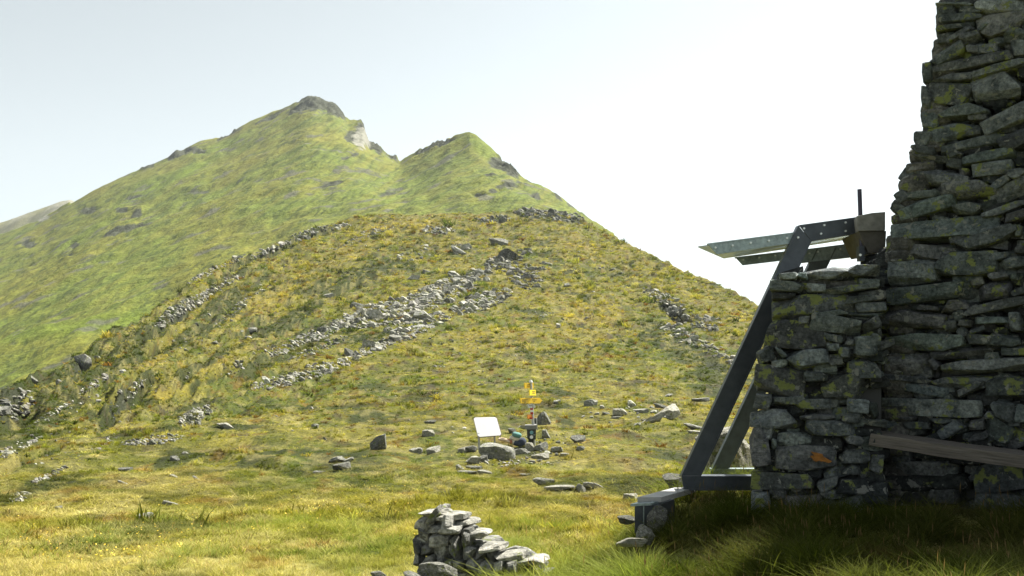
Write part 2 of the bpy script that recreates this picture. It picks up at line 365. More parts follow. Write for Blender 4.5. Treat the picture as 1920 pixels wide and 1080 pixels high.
def empty(name, loc=(0, 0, 0), **props):
    o = link(name, None, **props); o.location = loc; o.empty_display_size = .1
    return o
class MB:
    """collects shapes in world space; build() links them as one mesh object"""
    def __init__(s): s.v = []; s.f = []
    def poly_prism(s, pts, off):
        pts = [Vector(p) for p in pts]; off = Vector(off); b = len(s.v); n = len(pts)
        s.v += pts + [p + off for p in pts]
        s.f.append(tuple(b + i for i in range(n))); s.f.append(tuple(b + n + i for i in reversed(range(n))))
        for i in range(n):
            j = (i + 1) % n; s.f.append((b + j, b + i, b + n + i, b + n + j))
        return s
    def beam(s, a, b_, w, h, up=(0, 0, 1)):
        a = Vector(a); b_ = Vector(b_); d = (b_ - a).normalized(); u = Vector(up); x = d.cross(u).normalized(); z = x.cross(d).normalized()
        p = [a + x * sx * w / 2 + z * sz * h / 2 for sx, sz in ((-1, -1), (1, -1), (1, 1), (-1, 1))]
        return s.poly_prism(p, b_ - a)
    def tube(s, a, b_, r, n=12, r2=None):
        a = Vector(a); b_ = Vector(b_); d = (b_ - a).normalized(); x = d.orthogonal().normalized(); y = d.cross(x); r2 = r if r2 is None else r2
        k = len(s.v)
        for i in range(n):
            t = 2 * math.pi * i / n; s.v.append(a + (x * math.cos(t) + y * math.sin(t)) * r)
        for i in range(n):
            t = 2 * math.pi * i / n; s.v.append(b_ + (x * math.cos(t) + y * math.sin(t)) * r2)
        s.f.append(tuple(k + i for i in reversed(range(n)))); s.f.append(tuple(k + n + i for i in range(n)))
        for i in range(n):
            j = (i + 1) % n; s.f.append((k + i, k + j, k + n + j, k + n + i))
        return s
    def build(s, name, mat, parent=None, bevel=0, origin=None, smooth=False):
        o0 = Vector(parent.location if parent is not None and parent.parent is None else (origin or (0, 0, 0)))
        if parent is not None and parent.parent is not None: o0 = Vector(parent.parent.location)
        me = bpy.data.meshes.new(name); me.from_pydata([tuple(v - o0) for v in s.v], [], s.f); me.update()
        import bmesh
        bm = bmesh.new(); bm.from_mesh(me); bmesh.ops.recalc_face_normals(bm, faces=bm.faces)
        if bevel: bmesh.ops.bevel(bm, geom=bm.edges[:], offset=bevel, segments=2, affect='EDGES', profile=.6)
        bm.to_mesh(me); bm.free()
        if smooth:
            me.polygons.foreach_set("use_smooth", [True] * len(me.polygons))
        me.materials.append(mat)
        o = link(name, me, parent)
        if parent is None: o.location = o0
        return o
# ------------------------------------------------------------------ build the terrain sheets
tcol = np.concatenate([np.linspace(-900, -60, 50, endpoint=False), np.linspace(-60, 1980, 860, endpoint=False), np.linspace(1980, 2900, 50)])
nA, nH, nM, nB = 430, 22, 270, 14
_cum = np.concatenate([[0], np.cumsum(np.abs(np.diff(_ef)) * F * np.where(_ef[1:] < -.32, .12, 1) + 30 * np.diff(_lf))])
Xs = []; Ys = []
tt = (tcol - 960) / F
er1c = e_of_row(r1(tcol)); c1c = Y_of_e(er1c)
Bc = np.maximum(b2(tcol), c1c * 1.12); Cc = np.maximum(c2(tcol), Bc * 1.15)
S = np.interp(np.log(c1c), _lf, _cum)
lin = np.linspace(0, 1, nA)
Ynear = np.exp(np.interp(lin[:, None] * S[None], _cum, _lf))          # nA x cols
Ynear[0] = 1.0
hl = np.linspace(0, 1, nH + 2)[1:-1]
Yhid = c1c[None] + (Bc - c1c)[None] * hl[:, None]
ml = np.linspace(0, 1, nM)
Ymt = np.exp(np.log(Bc)[None] + (np.log(Cc / Bc))[None] * ml[:, None])
bl = np.linspace(0, 1, nB + 1)[1:]
Ybk = Cc[None] + bl[:, None] ** 1.5 * 420
def sheet(Yg, name, mat, k0):
    Off = 2.6 * np.exp(-Yg / 60.0)
    Xg = tt[None] * (Yg * 1.0 + Off)
    Zg, px, row, c1, B, C, mtn = height(Xg, Yg, info=True)
    colr = ground_colour(Xg, Yg, px, row, mtn if k0 else np.zeros_like(mtn), c1)
    nr, nc = Yg.shape
    idx = np.arange(nr * nc).reshape(nr, nc)
    f = np.stack([idx[:-1, :-1], idx[:-1, 1:], idx[1:, 1:], idx[1:, :-1]], -1).reshape(-1, 4)
    v = np.stack([Xg, Yg, Zg], -1).reshape(-1, 3)
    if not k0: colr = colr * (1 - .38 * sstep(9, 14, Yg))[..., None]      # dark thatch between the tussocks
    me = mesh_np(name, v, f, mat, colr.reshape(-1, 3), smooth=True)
    return link(name, me, kind="structure"), Xg, Yg
G1, XgA, YgA = sheet(np.concatenate([Ynear, Yhid[:10]], 0), "ground", M_GROUND, 0)
G2, _, _ = sheet(np.concatenate([Yhid[8:], Ymt, Ybk], 0), "mountain", M_MOUNT, 1)
# ground behind and beside the viewer, a coarse apron that runs out under everything
ax = np.linspace(-60, 60, 61); ay = np.linspace(-40, 1.0, 30)
AX, AY = np.meshgrid(ax, ay)
AZ = -1.62 - 0.02 * np.abs(AX) ** 1.25 * (AX < 0) - 0.004 * AY ** 2 * .3 + (fbm(AX / 2, AY / 2, 3, 3) - .5) * .1
wj = sstep(-6, 1.0, AY)
AZ = AZ * (1 - wj) + (height(AX, np.full_like(AX, 1.0), noise=False)) * wj
AZ = np.where(np.abs(AX) > 4, np.minimum(AZ, -1.62), AZ)
idx = np.arange(AX.size).reshape(AX.shape)
f = np.stack([idx[:-1, :-1], idx[:-1, 1:], idx[1:, 1:], idx[1:, :-1]], -1).reshape(-1, 4)
link("ground_behind", mesh_np("ground_behind", np.stack([AX, AY, AZ], -1).reshape(-1, 3), f, M_GROUND, np.broadcast_to(OLIVE, (AX.size, 3)), True), kind="structure")
# far ridge at the left
fp = np.linspace(-700, 330, 260)
rr = tabs([(-700, 640), (-200, 480), (-60, 434), (0, 415), (40, 402), (80, 389), (105, 379), (125, 374), (134, 379), (150, 395), (330, 470)], 6)(fp)
Yr = 1500 + 60 * fbm(fp / 90, fp * 0, 3, 1)
rows_ = []
for k in range(40):
    t = k / 30.0
    Yk = Yr - 480 * t if k <= 30 else Yr + (k - 30) * 60
    zc = e_of_row(rr) * Yr
    Zk = zc - (330 * t ** .9 if k <= 30 else (k - 30) * 45)
    Xk = (fp - 960) / F * Yr + 0 * t
    Zk = Zk + (fbm(Xk / 60, Yk / 50 + k * .1, 4, 6) - .5) * 26 * min(1, .25 + t * 4 if k <= 30 else 1)
    rows_.append(np.stack([Xk, Yk, Zk], -1))
order = list(range(30, -1, -1)) + list(range(31, 40))
V = np.stack([rows_[k] for k in order]); nr, nc = V.shape[:2]
idx = np.arange(nr * nc).reshape(nr, nc)
f = np.stack([idx[:-1, :-1], idx[:-1, 1:], idx[1:, 1:], idx[1:, :-1]], -1).reshape(-1, 4)
hc = mixc(np.broadcast_to(np.array([.13, .125, .06]), V.shape), np.array([.22, .21, .19])[None], np.clip((fbm(V[..., 0] / 40, V[..., 1] / 30, 4, 4) - .52) / .1, 0, 1) * .8)
link("hills", mesh_np("hills", V.reshape(-1, 3), f, M_MOUNT, hc.reshape(-1, 3), True), kind="structure")

# ------------------------------------------------------------------ rays onto the ground
_YM = np.exp(np.linspace(math.log(2.5), math.log(900), 900))
def hit(px, row):
    px = np.atleast_1d(np.asarray(px, float)); row = np.atleast_1d(np.asarray(row, float))
    out = np.zeros((len(px), 3))
    for i0 in range(0, len(px), 400):
        d = ray(px[i0:i0 + 400], row[i0:i0 + 400]); d = d / d[:, 1:2]
        X = d[:, 0:1] * _YM; Z = d[:, 2:3] * _YM; H = height(X, np.broadcast_to(_YM, X.shape))
        below = Z < H
        k = np.where(below.any(1), below.argmax(1), len(_YM) - 1); k = np.maximum(k, 1)
        a = (Z - H)[np.arange(len(k)), k - 1]; b = (Z - H)[np.arange(len(k)), k]
        t = np.clip(a / (a - b + 1e-9), 0, 1)
        Yh = _YM[k - 1] + t * (_YM[k] - _YM[k - 1])
        out[i0:i0 + 400] = d * Yh[:, None]
    return out
# ------------------------------------------------------------------ stones
_cs = {}
def cubesphere(n):
    if n in _cs: return _cs[n]
    vs = {}; V = []; Fq = []
    def vid(p):
        k = tuple(np.round(p, 6))
        if k not in vs: vs[k] = len(V); V.append(p)
        return vs[k]
    g = np.tan(np.linspace(-1, 1, n + 1) * math.pi / 4)
    for ax_ in range(3):
        for sg in (-1, 1):
            for i in range(n):
                for j in range(n):
                    q = []
                    for a, b in ((i, j), (i + 1, j), (i + 1, j + 1), (i, j + 1)):
                        p = [0, 0, 0]; p[ax_] = sg; p[(ax_ + 1) % 3] = g[a]; p[(ax_ + 2) % 3] = g[b]; q.append(vid(tuple(p)))
                    Fq.append(q if sg > 0 else q[::-1])
    V = np.array(V, float); V /= np.linalg.norm(V, axis=1)[:, None]
    _cs[n] = (V, np.array(Fq)); return _cs[n]
def stone(seed, n=8, boxy=5.0, cuts=7, rough=.07, cutd=(.62, .95)):
    g = np.random.default_rng(seed)
    D, Fq = cubesphere(n)
    r = (np.abs(D) ** boxy).sum(1) ** (-1 / boxy)
    P = D * r[:, None]
    for _ in range(cuts):
        nn = g.normal(size=3); nn /= np.linalg.norm(nn); nn[2] *= .8
        sup = (np.abs(nn)).sum() * g.uniform(*cutd)
        dd = P @ nn - sup; P = P - np.where(dd > 0, dd, 0)[:, None] * nn / (nn @ nn)
    o = g.random(3) * 40
    ns = noise3(P + o, 1.3, seed % 7) * .55 + noise3(P + o, 3.1, (seed + 3) % 9) * .3 + noise3(P + o, 7, (seed + 5) % 8) * .18
    P = P * (1 + rough * ns[:, None] * 1.6)
    return P, Fq
def fit(P):
    lo = P.min(0); hi = P.max(0); return (P - (lo + hi) / 2) / ((hi - lo) / 2)
class Heap:
    def __init__(s): s.v = []; s.f = []; s.c = []; s.n = 0
    def add(s, P, Fq, M, t, col=(1, 1, 1, 0)):
        s.v.append(P @ np.asarray(M).T + np.asarray(t)); s.f.append(Fq + s.n); s.c.append(np.broadcast_to(np.array(col, float), (len(P), 4))); s.n += len(P)
    def mesh(s, name, mat, origin=(0, 0, 0), smooth=False):
        return mesh_np(name, np.concatenate(s.v) - np.array(origin), np.concatenate(s.f), mat, np.concatenate(s.c), smooth)
# ------------------------------------------------------------------ the stone hut
def plane_hit(px, row, P0, n):
    d = ray(px, row); return d * (np.dot(P0, n) / (d @ n))
def nrm(v): v = np.array(v, float); return v / np.linalg.norm(v)
T_P0 = np.array([3.42, 8.30, 0.0]); T_N = nrm((-.62, -.78, .05))       # tall wall face
B_P0 = np.array([2.13, 8.12, -1.0]); B_N = nrm((-.27, -.96, .07))      # low block face
def put_stones(hp, L, P0, n, depth, seed, inset=(0, .05), dens=10, lichp=.25):
    g = np.random.default_rng(seed)
    for i, q in enumerate(L):
        cx, cy, w, h = q[:4]; a = R(q[4]) if len(q) > 4 else g.normal() * .05
        fl = q[5] if len(q) > 5 else ''
        w *= 1.05; h *= 1.08
        c, s = math.cos(a), math.sin(a)
        Rr = plane_hit(cx + w / 2 * c, cy + w / 2 * s, P0, n); Ll = plane_hit(cx - w / 2 * c, cy - w / 2 * s, P0, n)
        Tt = plane_hit(cx + h / 2 * s, cy - h / 2 * c, P0, n); Bb = plane_hit(cx - h / 2 * s, cy + h / 2 * c, P0, n)
        ctr = plane_hit(cx, cy, P0, n)
        dp = depth * g.uniform(.85, 1.2)
        P, Fq = stone(int(seed * 1000 + i), dens if w * h > 500 else max(5, dens - 4), boxy=g.uniform(10, 26), cuts=int(g.integers(9, 16)), rough=.032, cutd=(.58, .90)); P = fit(P)
        M = np.stack([(Rr - Ll) / 2, (Tt - Bb) / 2, n * dp / 2], 1)
        t = ctr - n * (dp / 2 + g.uniform(*inset))
        b = g.uniform(.6, 1.3); tint = np.array([.86, .98, 1.08]) + g.normal(size=3) * .03
        lc = 0.0
        if 'y' in fl: lc = g.uniform(.75, 1.1)
        elif g.random() < lichp: lc = g.uniform(.15, .5)
        if 'p' in fl: b = 2.2
        if 'w' in fl: b = 1.5
        if 'd' in fl: b = .3  # dark stones, mostly in gaps and the joint, with the shade coloured in
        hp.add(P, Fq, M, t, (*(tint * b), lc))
TOWER = [(1790, 5, 75, 9, 0, 'w'), (1775, 15, 36, 18), (1817, 14, 50, 13), (1797, 29, 84, 15, -5), (1876, 38, 95, 38, -14, 'w'), (1872, 9, 95, 22, 0, 'p'), (1788, 46, 72, 10, -12), (1797, 60, 58, 12, -33), (1768, 68, 34, 17, -8), (1815, 65, 38, 25, -25),  # topmost stones set paler: the sun on them is put into their tone
  (1839, 47, 26, 11, -45), (1905, 63, 50, 24), (1778, 97, 60, 25, -30, 'y'), (1820, 88, 24, 15), (1851, 86, 44, 25, -15), (1908, 87, 34, 27), (1816, 115, 155, 18, -12), (1872, 126, 108, 18, -14, 'y'), (1780, 142, 78, 17, -8), (1778, 171, 80, 42, 3, 'y'),
  (1863, 158, 90, 44, -11, 'w'), (1797, 206, 100, 24, -10), (1882, 220, 95, 36, -24, 'w'), (1737, 132, 24, 40, 5), (1734, 182, 22, 44, 3), (1740, 222, 30, 30), (1755, 112, 26, 16), (1779, 243, 84, 34, -8, 'y'), (1830, 216, 36, 12), (1822, 247, 26, 13),
  (1823, 266, 128, 26, -12), (1785, 284, 30, 18), (1900, 258, 62, 32, -30), (1728, 258, 34, 26, 0), (1728, 277, 44, 18, 12), (1745, 293, 76, 14, 8), (1852, 290, 104, 20, -10), (1857, 313, 76, 24, -8), (1790, 304, 36, 18, 10), (1803, 317, 24, 16, 0, 'y'),
  (1757, 331, 110, 30, 8), (1697, 322, 36, 24, -55), (1706, 345, 36, 20, -20), (1812, 355, 102, 34, -5, 'y'), (1873, 338, 46, 16, -35, 'w'), (1904, 323, 36, 20, -10, 'w'), (1890, 357, 84, 32, -24), (1725, 362, 78, 15, -5), (1733, 386, 108, 30, -12, 'y'), (1808, 387, 54, 23, 5),
  (1882, 389, 92, 13, -20), (1905, 403, 60, 16, -18), (1682, 388, 30, 28, -50), (1690, 365, 30, 20, -30), (1765, 428, 198, 38, -6), (1847, 444, 118, 28, -18), (1793, 446, 32, 16, -20), (1905, 430, 18, 20), (1735, 470, 110, 28, 0), (1705, 508, 92, 46, -3, 'w'), (1808, 492, 116, 44, 0, 'y'),
  (1872, 478, 38, 16, -10), (1912, 468, 30, 18), (1897, 492, 64, 20, -10), (1869, 516, 38, 13), (1742, 548, 168, 35, -9), (1861, 543, 68, 32, -8), (1907, 545, 30, 16, -20), (1904, 517, 24, 14), (1733, 577, 46, 10), (1786, 574, 52, 23, -5), (1867, 571, 128, 18, -12), (1711, 599, 114, 37, 0),
  (1794, 591, 22, 20), (1856, 599, 98, 18, 0, 'w'), (1778, 611, 28, 20), (1806, 606, 30, 14), (1801, 623, 20, 20, 50), (1829, 616, 28, 14, -20), (1903, 602, 26, 34), (1727, 640, 144, 30, 2, 'w'), (1834, 636, 48, 18), (1882, 636, 58, 28, 10), (1797, 662, 114, 22, -6, 'y'), (1899, 656, 48, 18, 0, 'y'),
  (1701, 682, 92, 42, 4, 'w'), (1746, 681, 26, 14, 50), (1843, 683, 164, 28, -4, 'w'), (1697, 709, 92, 12, 5), (1797, 717, 112, 26, -4, 'y'), (1815, 730, 62, 15, -28), (1887, 728, 84, 44, 0, 'y'), (1716, 727, 148, 20, 9), (1739, 764, 186, 31, 2, 'w'), (1881, 769, 54, 34, 25), (1853, 778, 26, 13),
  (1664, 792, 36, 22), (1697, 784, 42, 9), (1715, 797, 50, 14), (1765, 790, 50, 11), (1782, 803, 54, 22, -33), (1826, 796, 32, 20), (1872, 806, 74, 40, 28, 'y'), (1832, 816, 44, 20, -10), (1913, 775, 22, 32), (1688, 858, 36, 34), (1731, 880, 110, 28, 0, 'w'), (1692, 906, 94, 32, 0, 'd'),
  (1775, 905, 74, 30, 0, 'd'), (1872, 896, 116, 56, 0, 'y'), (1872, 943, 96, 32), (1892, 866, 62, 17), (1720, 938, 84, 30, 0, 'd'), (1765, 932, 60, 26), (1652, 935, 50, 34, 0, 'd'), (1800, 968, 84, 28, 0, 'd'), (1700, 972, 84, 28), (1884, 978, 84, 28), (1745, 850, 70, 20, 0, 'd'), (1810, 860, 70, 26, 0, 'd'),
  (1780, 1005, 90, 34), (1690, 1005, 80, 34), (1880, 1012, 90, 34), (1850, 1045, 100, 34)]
BUTT = [(1479, 517, 36, 13, -5, 'p'), (1506, 516, 20, 13, 0, 'p'), (1555, 509, 92, 23, -3, 'w'), (1622, 503, 58, 23, -3), (1480, 535, 72, 19, 5, 'w'), (1526, 535, 46, 20, 0, 'p'), (1592, 540, 112, 13, -8), (1638, 552, 50, 18, -8), (1615, 560, 80, 14, -5), (1470, 552, 44, 14, 0, 'd'),
  (1525, 571, 152, 42, -4, 'y'), (1634, 573, 58, 20), (1565, 586, 54, 11), (1509, 600, 22, 15), (1567, 607, 94, 34, 8), (1622, 588, 62, 12, 5), (1636, 606, 36, 23, -20), (1492, 626, 114, 52, 4, 'y'), (1563, 632, 36, 14, 10), (1624, 648, 56, 36, -2), (1561, 650, 26, 13, 0, 'w'),
  (1586, 660, 26, 18), (1571, 673, 28, 20), (1597, 641, 22, 11, 0, 'w'), (1439, 665, 40, 27, -10), (1466, 662, 36, 11, 45, 'w'), (1516, 674, 80, 38, -3, 'w'), (1462, 681, 30, 14, 0, 'p'), (1622, 692, 62, 32, 0, 'y'), (1462, 713, 94, 54, 5, 'y'), (1430, 752, 34, 28), (1481, 751, 58, 15, -2),
  (1583, 725, 84, 44, -5, 'y'), (1525, 757, 84, 19, 0, 'y'), (1530, 705, 44, 18), (1609, 761, 42, 25, 5, 'w'), (1450, 785, 88, 35, 3, 'w'), (1533, 782, 64, 11, -3), (1597, 784, 34, 17), (1566, 803, 108, 28, 2, 'y'), (1424, 838, 36, 70, -8), (1440, 812, 26, 24, 0, 'p'), (1452, 832, 11, 22, 0, 'w'),
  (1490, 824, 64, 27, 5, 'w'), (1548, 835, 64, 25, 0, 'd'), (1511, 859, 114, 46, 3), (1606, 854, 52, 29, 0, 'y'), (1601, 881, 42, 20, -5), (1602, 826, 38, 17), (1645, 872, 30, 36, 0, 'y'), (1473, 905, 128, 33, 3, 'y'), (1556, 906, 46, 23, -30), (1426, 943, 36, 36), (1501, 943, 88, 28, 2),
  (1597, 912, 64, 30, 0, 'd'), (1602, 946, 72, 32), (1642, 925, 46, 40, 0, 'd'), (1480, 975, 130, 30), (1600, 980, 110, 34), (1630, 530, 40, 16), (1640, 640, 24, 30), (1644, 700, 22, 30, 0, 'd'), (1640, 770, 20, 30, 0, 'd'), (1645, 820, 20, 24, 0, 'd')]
hut_base = (3.4, 8.5, -1.4)
hut = empty("stone_hut", hut_base, label="tall dark dry-stone hut wall covered in lichen, with a lower stone block beside it", category="hut")
def fillers(hp, P0, n, xr, yr, inside, cnt, seed):
    g = np.random.default_rng(seed); L = []
    for _ in range(cnt):
        x = g.uniform(*xr); y = g.uniform(*yr)
        if inside(x, y): L.append((x, y, g.uniform(24, 52), g.uniform(14, 26), g.normal() * 10 - 4, 'd' if g.random() < .6 else ''))
    put_stones(hp, L, P0, n, .2, seed, inset=(.07, .17), dens=6)
tl = tab([(0, 1757), (100, 1748), (180, 1728), (250, 1724), (300, 1702), (380, 1678), (410, 1668), (500, 1664), (700, 1656), (1080, 1650)])   # left edge of the tall wall by row
bl_ = tab([(495, 1462), (600, 1446), (650, 1426), (800, 1413), (1080, 1408)])
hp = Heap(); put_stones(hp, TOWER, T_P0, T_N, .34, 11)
fillers(hp, T_P0, T_N, (1650, 1960), (-10, 1060), lambda x, y: x > tl(y) + 16, 520, 12)
# the wall goes on past the picture's edge, and up over it
ex = []
g = np.random.default_rng(5)
for r_ in range(-60, 1080, 26):
    x = 1930 + g.uniform(-10, 10)
    while x < 2500:
        w = g.uniform(50, 130); ex.append((x + w / 2, r_ + g.uniform(-3, 3), w, 27, -14 + 24 * (r_ / 1080) + g.normal() * 2)); x += w * .98
for r_ in (-32, -8):
    x = 1766 - r_ * .1
    while x < 1925:
        w = g.uniform(40, 90); ex.append((x + w / 2, r_, w, 25, -10)); x += w
put_stones(hp, ex, T_P0, T_N, .34, 14)
jl = [(g.uniform(1636, 1676), r_, g.uniform(34, 64), g.uniform(16, 32), g.normal() * 8, 'd') for r_ in range(470, 1010, 8)]
put_stones(hp, jl, T_P0 - T_N * .14, T_N, .3, 17, dens=8)
put_stones(hp, [(1655 + (k % 3) * 8, 490 + k * 16, 90, 30, 0, 'd') for k in range(32)], T_P0 - T_N * .38, T_N, .3, 18, dens=6)
part = link("tall_wall", hp.mesh("tall_wall", M_WALL, hut_base), hut)
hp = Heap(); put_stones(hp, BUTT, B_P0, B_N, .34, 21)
fillers(hp, B_P0, B_N, (1410, 1660), (505, 990), lambda x, y: x > bl_(y) + 18, 260, 22)
# top course of the low block runs back
for k in range(34):
    X_ = g.uniform(2.66, 3.3); Y_ = g.uniform(8.3, 8.75); P, Fq = stone(800 + k, 6, 5, 5)
    a = g.uniform(0, 3); c, s = math.cos(a), math.sin(a)
    hp.add(P, Fq, np.array([[c * .2, -s * .13, 0], [s * .2, c * .13, 0], [0, 0, .07]]), (X_, Y_, .58 + g.uniform(-.06, .04) - (Y_ - 8.2) * .04), (1, 1, 1, .2))
link("low_block", hp.mesh("low_block", M_WALL, hut_base), hut)
# orange lichen patch and solid cores behind the face stones
def core(name, P0, n, edge, y0, y1, xr, back, mat):
    mb = MB(); ys = list(range(y0, y1, 60)) + [y1]
    ptsL = [plane_hit(edge(y) + 26, y, P0, n) - n * .30 for y in ys]
    ptsR = [plane_hit(xr, y, P0, n) - n * .30 for y in reversed(ys)]
    mb.poly_prism([Vector(p) for p in ptsL + ptsR], Vector(back))
    return mb.build(name, mat, hut)
core("wall_core", T_P0, T_N, tl, -36, 1075, 2480, (1.9, 2.4, -.1), M_CORE)
core("block_core", B_P0, B_N, bl_, 520, 1000, 1660, (.1, .4, 0), M_CORE)
# hut back/side masonry seen only from elsewhere: a rough stone skin
hp = Heap()
e0 = [plane_hit(tl(y) + 6, y, T_P0, T_N) for y in range(0, 1060, 24)]
for k, p in enumerate(e0):
    for j in range(7):
        P, Fq = stone(900 + k * 7 + j, 5, 5, 5)
        dirb = nrm((1.9, 2.4, 0)); pos = p + dirb * (.30 + j * .42 + g.uniform(-.05, .05)) + np.array([.055 + g.uniform(-.02, .02), -.045, g.uniform(-.03, .03)])
        M = np.stack([dirb * .24, np.array([0, 0, g.uniform(.05, .11)]), np.array([-.78, .62, 0]) * .14], 1)
        hp.add(P, Fq, M, pos, (g.uniform(.7, 1.2),) * 3 + (g.uniform(0, .4),))
link("side_wall", hp.mesh("side_wall", M_WALL, hut_base), hut)
M_ORANGE = simple("orange_lichen", (.24, .095, .014), .9, var=.4, scale=40, bump=.01)
# thin crusts of lichen on single stones
def crust(name, cx, cy, w, h, ang, P0, n, mat, seed, out=.012):
    g2 = np.random.default_rng(seed); pts = []
    for k in range(26):
        t = 2 * math.pi * k / 26; rr_ = 1 + .28 * math.sin(3 * t + g2.random() * 2) + g2.normal() * .10
        x = math.cos(t) * w / 2 * rr_; y = math.sin(t) * h / 2 * rr_; a = R(ang)
        pts.append(Vector(plane_hit(cx + x * math.cos(a) - y * math.sin(a), cy + x * math.sin(a) + y * math.cos(a), P0, n) + n * out))
    mb = MB(); mb.poly_prism(pts, Vector(-n * .03)); mb.build(name, mat, hut)
crust("orange_lichen", 1536, 858, 38, 13, 20, B_P0, B_N, M_ORANGE, 4, .028)
# ------------------------------------------------------------------ weathered plank at the foot of the wall
M_WOOD, nt, b = newmat("weathered_wood")
tc = N(nt, "ShaderNodeTexCoord"); mp = N(nt, "ShaderNodeMapping"); mp.inputs["Scale"].default_value = (1.2, 22, 22); nt.links.new(tc.outputs["Object"], mp.inputs[0])
n1 = noise_node(nt, 2.5, 8, .7, mp.outputs[0]); cr = ramp(nt, .3, .7, (.05, .042, .036, 1), (.17, .15, .13, 1)); nt.links.new(n1.outputs[0], cr.inputs[0]); nt.links.new(cr.outputs[0], b.inputs["Base Color"]); b.inputs["Roughness"].default_value = .85
bp = N(nt, "ShaderNodeBump"); bp.inputs["Distance"].default_value = .012; nt.links.new(n1.outputs[0], bp.inputs["Height"]); nt.links.new(bp.outputs[0], b.inputs["Normal"])
pA = plane_hit(1660, 819, T_P0, T_N) + T_N * .30; pB = plane_hit(1990, 866, T_P0, T_N) + T_N * .26
L_ = float(np.linalg.norm(pB - pA))
mb = MB(); ns = 14
prof = []
import bmesh
me = bpy.data.meshes.new("bench_plank"); bm = bmesh.new(); rings = []
for k in range(ns + 1):
    t = k / ns; x = t * L_; wz = .052; wy = .17 + .002 * math.sin(k * 1.3); dz = -.01 * math.sin(math.pi * k / ns)
    rings.append([bm.verts.new((x + (random.uniform(-.02, .02) if k in (0,) else 0), sy * wy, sz * wz + dz + random.uniform(-.003, .003))) for sy, sz in ((-1, -1), (-1, 1), (1, 1), (1, -1))])
for k in range(ns):
    for i in range(4): bm.faces.new((rings[k][i], rings[k][(i + 1) % 4], rings[k + 1][(i + 1) % 4], rings[k + 1][i]))
bm.faces.new(rings[0][::-1]); bm.faces.new(rings[-1]); bmesh.ops.recalc_face_normals(bm, faces=bm.faces)
bmesh.ops.bevel(bm, geom=bm.edges[:], offset=.004, segments=1, affect='EDGES')
bm.to_mesh(me); bm.free(); me.materials.append(M_WOOD)
plank = link("wooden_bench", me, label="weathered grey wooden plank bench set against the foot of the stone wall", category="bench")
dx = Vector(pB - pA).normalized(); dy = Vector((0, 0, 1)).cross(dx).normalized(); dzv = dx.cross(dy)
plank.matrix_world = Matrix.Translation(Vector(pA)) @ Matrix((dx, dy, dzv)).transposed().to_4x4()
# ------------------------------------------------------------------ steel frame with glass canopy
M_STEEL = simple("dark_steel", (.075, .085, .10), .42, .55, .22, 9, .001)
M_STEEL2 = simple('grey_steel', (.13, .15, .165), .5, .35, .22, 9, .001)
M_GALV = simple("galvanised_steel", (.30, .36, .37), .45, .6, .35, 22, .001)
M_BOLT = simple("bright_zinc", (.75, .78, .78), .35, .5, .1)
M_CONC = simple("grey_concrete", (.22, .215, .20), .9, 0, .3, 14, .01)
M_BROWN = simple("stained_wood", (.085, .078, .065), .8, 0, .3, 14, .01)
YF, YBK = 9.0, 9.9
def V3(px, row, Y): return Vector(W(px, row, Y))
frame = empty("steel_frame", tuple(V3(1300, 915, 9.4)), label="dark leaning steel frame with a glass canopy on the left side of the hut", category="frame")
def member(name, pts, Y, flange_edges, mat=M_STEEL, t=.016, fd=.085, fw=.014):
    P = [V3(x, y, Y) for x, y in pts]
    mb = MB(); mb.poly_prism(P, (0, t, 0))
    for (i, j) in flange_edges:
        a, b_ = P[i], P[j]; d = (b_ - a).normalized(); c = sum(P, Vector()) / len(P); inn = (c - (a + b_) / 2); inn -= d * inn.dot(d); inn.normalize()
        q = [a - Vector((0, .006, 0)), b_ - Vector((0, .006, 0)), b_ + inn * fw - Vector((0, .006, 0)), a + inn * fw - Vector((0, .006, 0))]
        q = [p - inn * .003 for p in q]
        mb.poly_prism(q, (0, fd, 0))
    return mb.build(name, mat, frame)
member("leg", [(1497, 423), (1521, 452), (1314, 892), (1278, 892)], YF, [(0, 3), (1, 2)])
member("arm", [(1499, 422.5), (1607, 407.5), (1611, 437), (1521, 451.5)], YF - .003, [(0, 1), (2, 3)])
member("base_beam", [(1278, 893), (1440, 893), (1440, 919), (1282, 919)], YF - .002, [(0, 1), (2, 3)], fd=.13)
member("leg", [(1532, 466), (1567, 466), (1367, 878), (1333, 886)], YBK, [(0, 3), (1, 2)], M_STEEL2)
member("arm", [(1500, 469), (1610, 455), (1612, 480), (1497, 493)], YBK - .004, [(0, 1), (2, 3)], M_GALV)
member("base_beam", [(1333, 879.5), (1440, 879.5), (1440, 895), (1331, 895)], YBK - .003, [(0, 1)], M_GALV, fd=.1)
member("canopy_rail", [(1327, 457), (1493, 435.5), (1484, 456), (1344, 476.5)], YF + .03, [(0, 1), (2, 3)], M_GALV, fd=.05)
member("canopy_rail", [(1379, 482.5), (1500, 468.5), (1494, 485.5), (1393, 497.5)], YBK - .03, [(0, 1)], M_GALV, fd=.05)
M_GLASS, nt, b = newmat("pale_glass"); b.inputs["Base Color"].default_value = (.80, .90, .87, 1); b.inputs["Roughness"].default_value = .12
b.inputs["Transmission Weight"].default_value = .55; b.inputs["IOR"].default_value = 1.3
zg = .012
gp = [V3(1309, 464, YF + .09), V3(1606, 425, YF + .09), V3(1606, 447, YBK + .02), V3(1357, 485, YBK + .02)]
MB().poly_prism(gp, (0, 0, zg)).build("glass_panel", M_GLASS, frame)
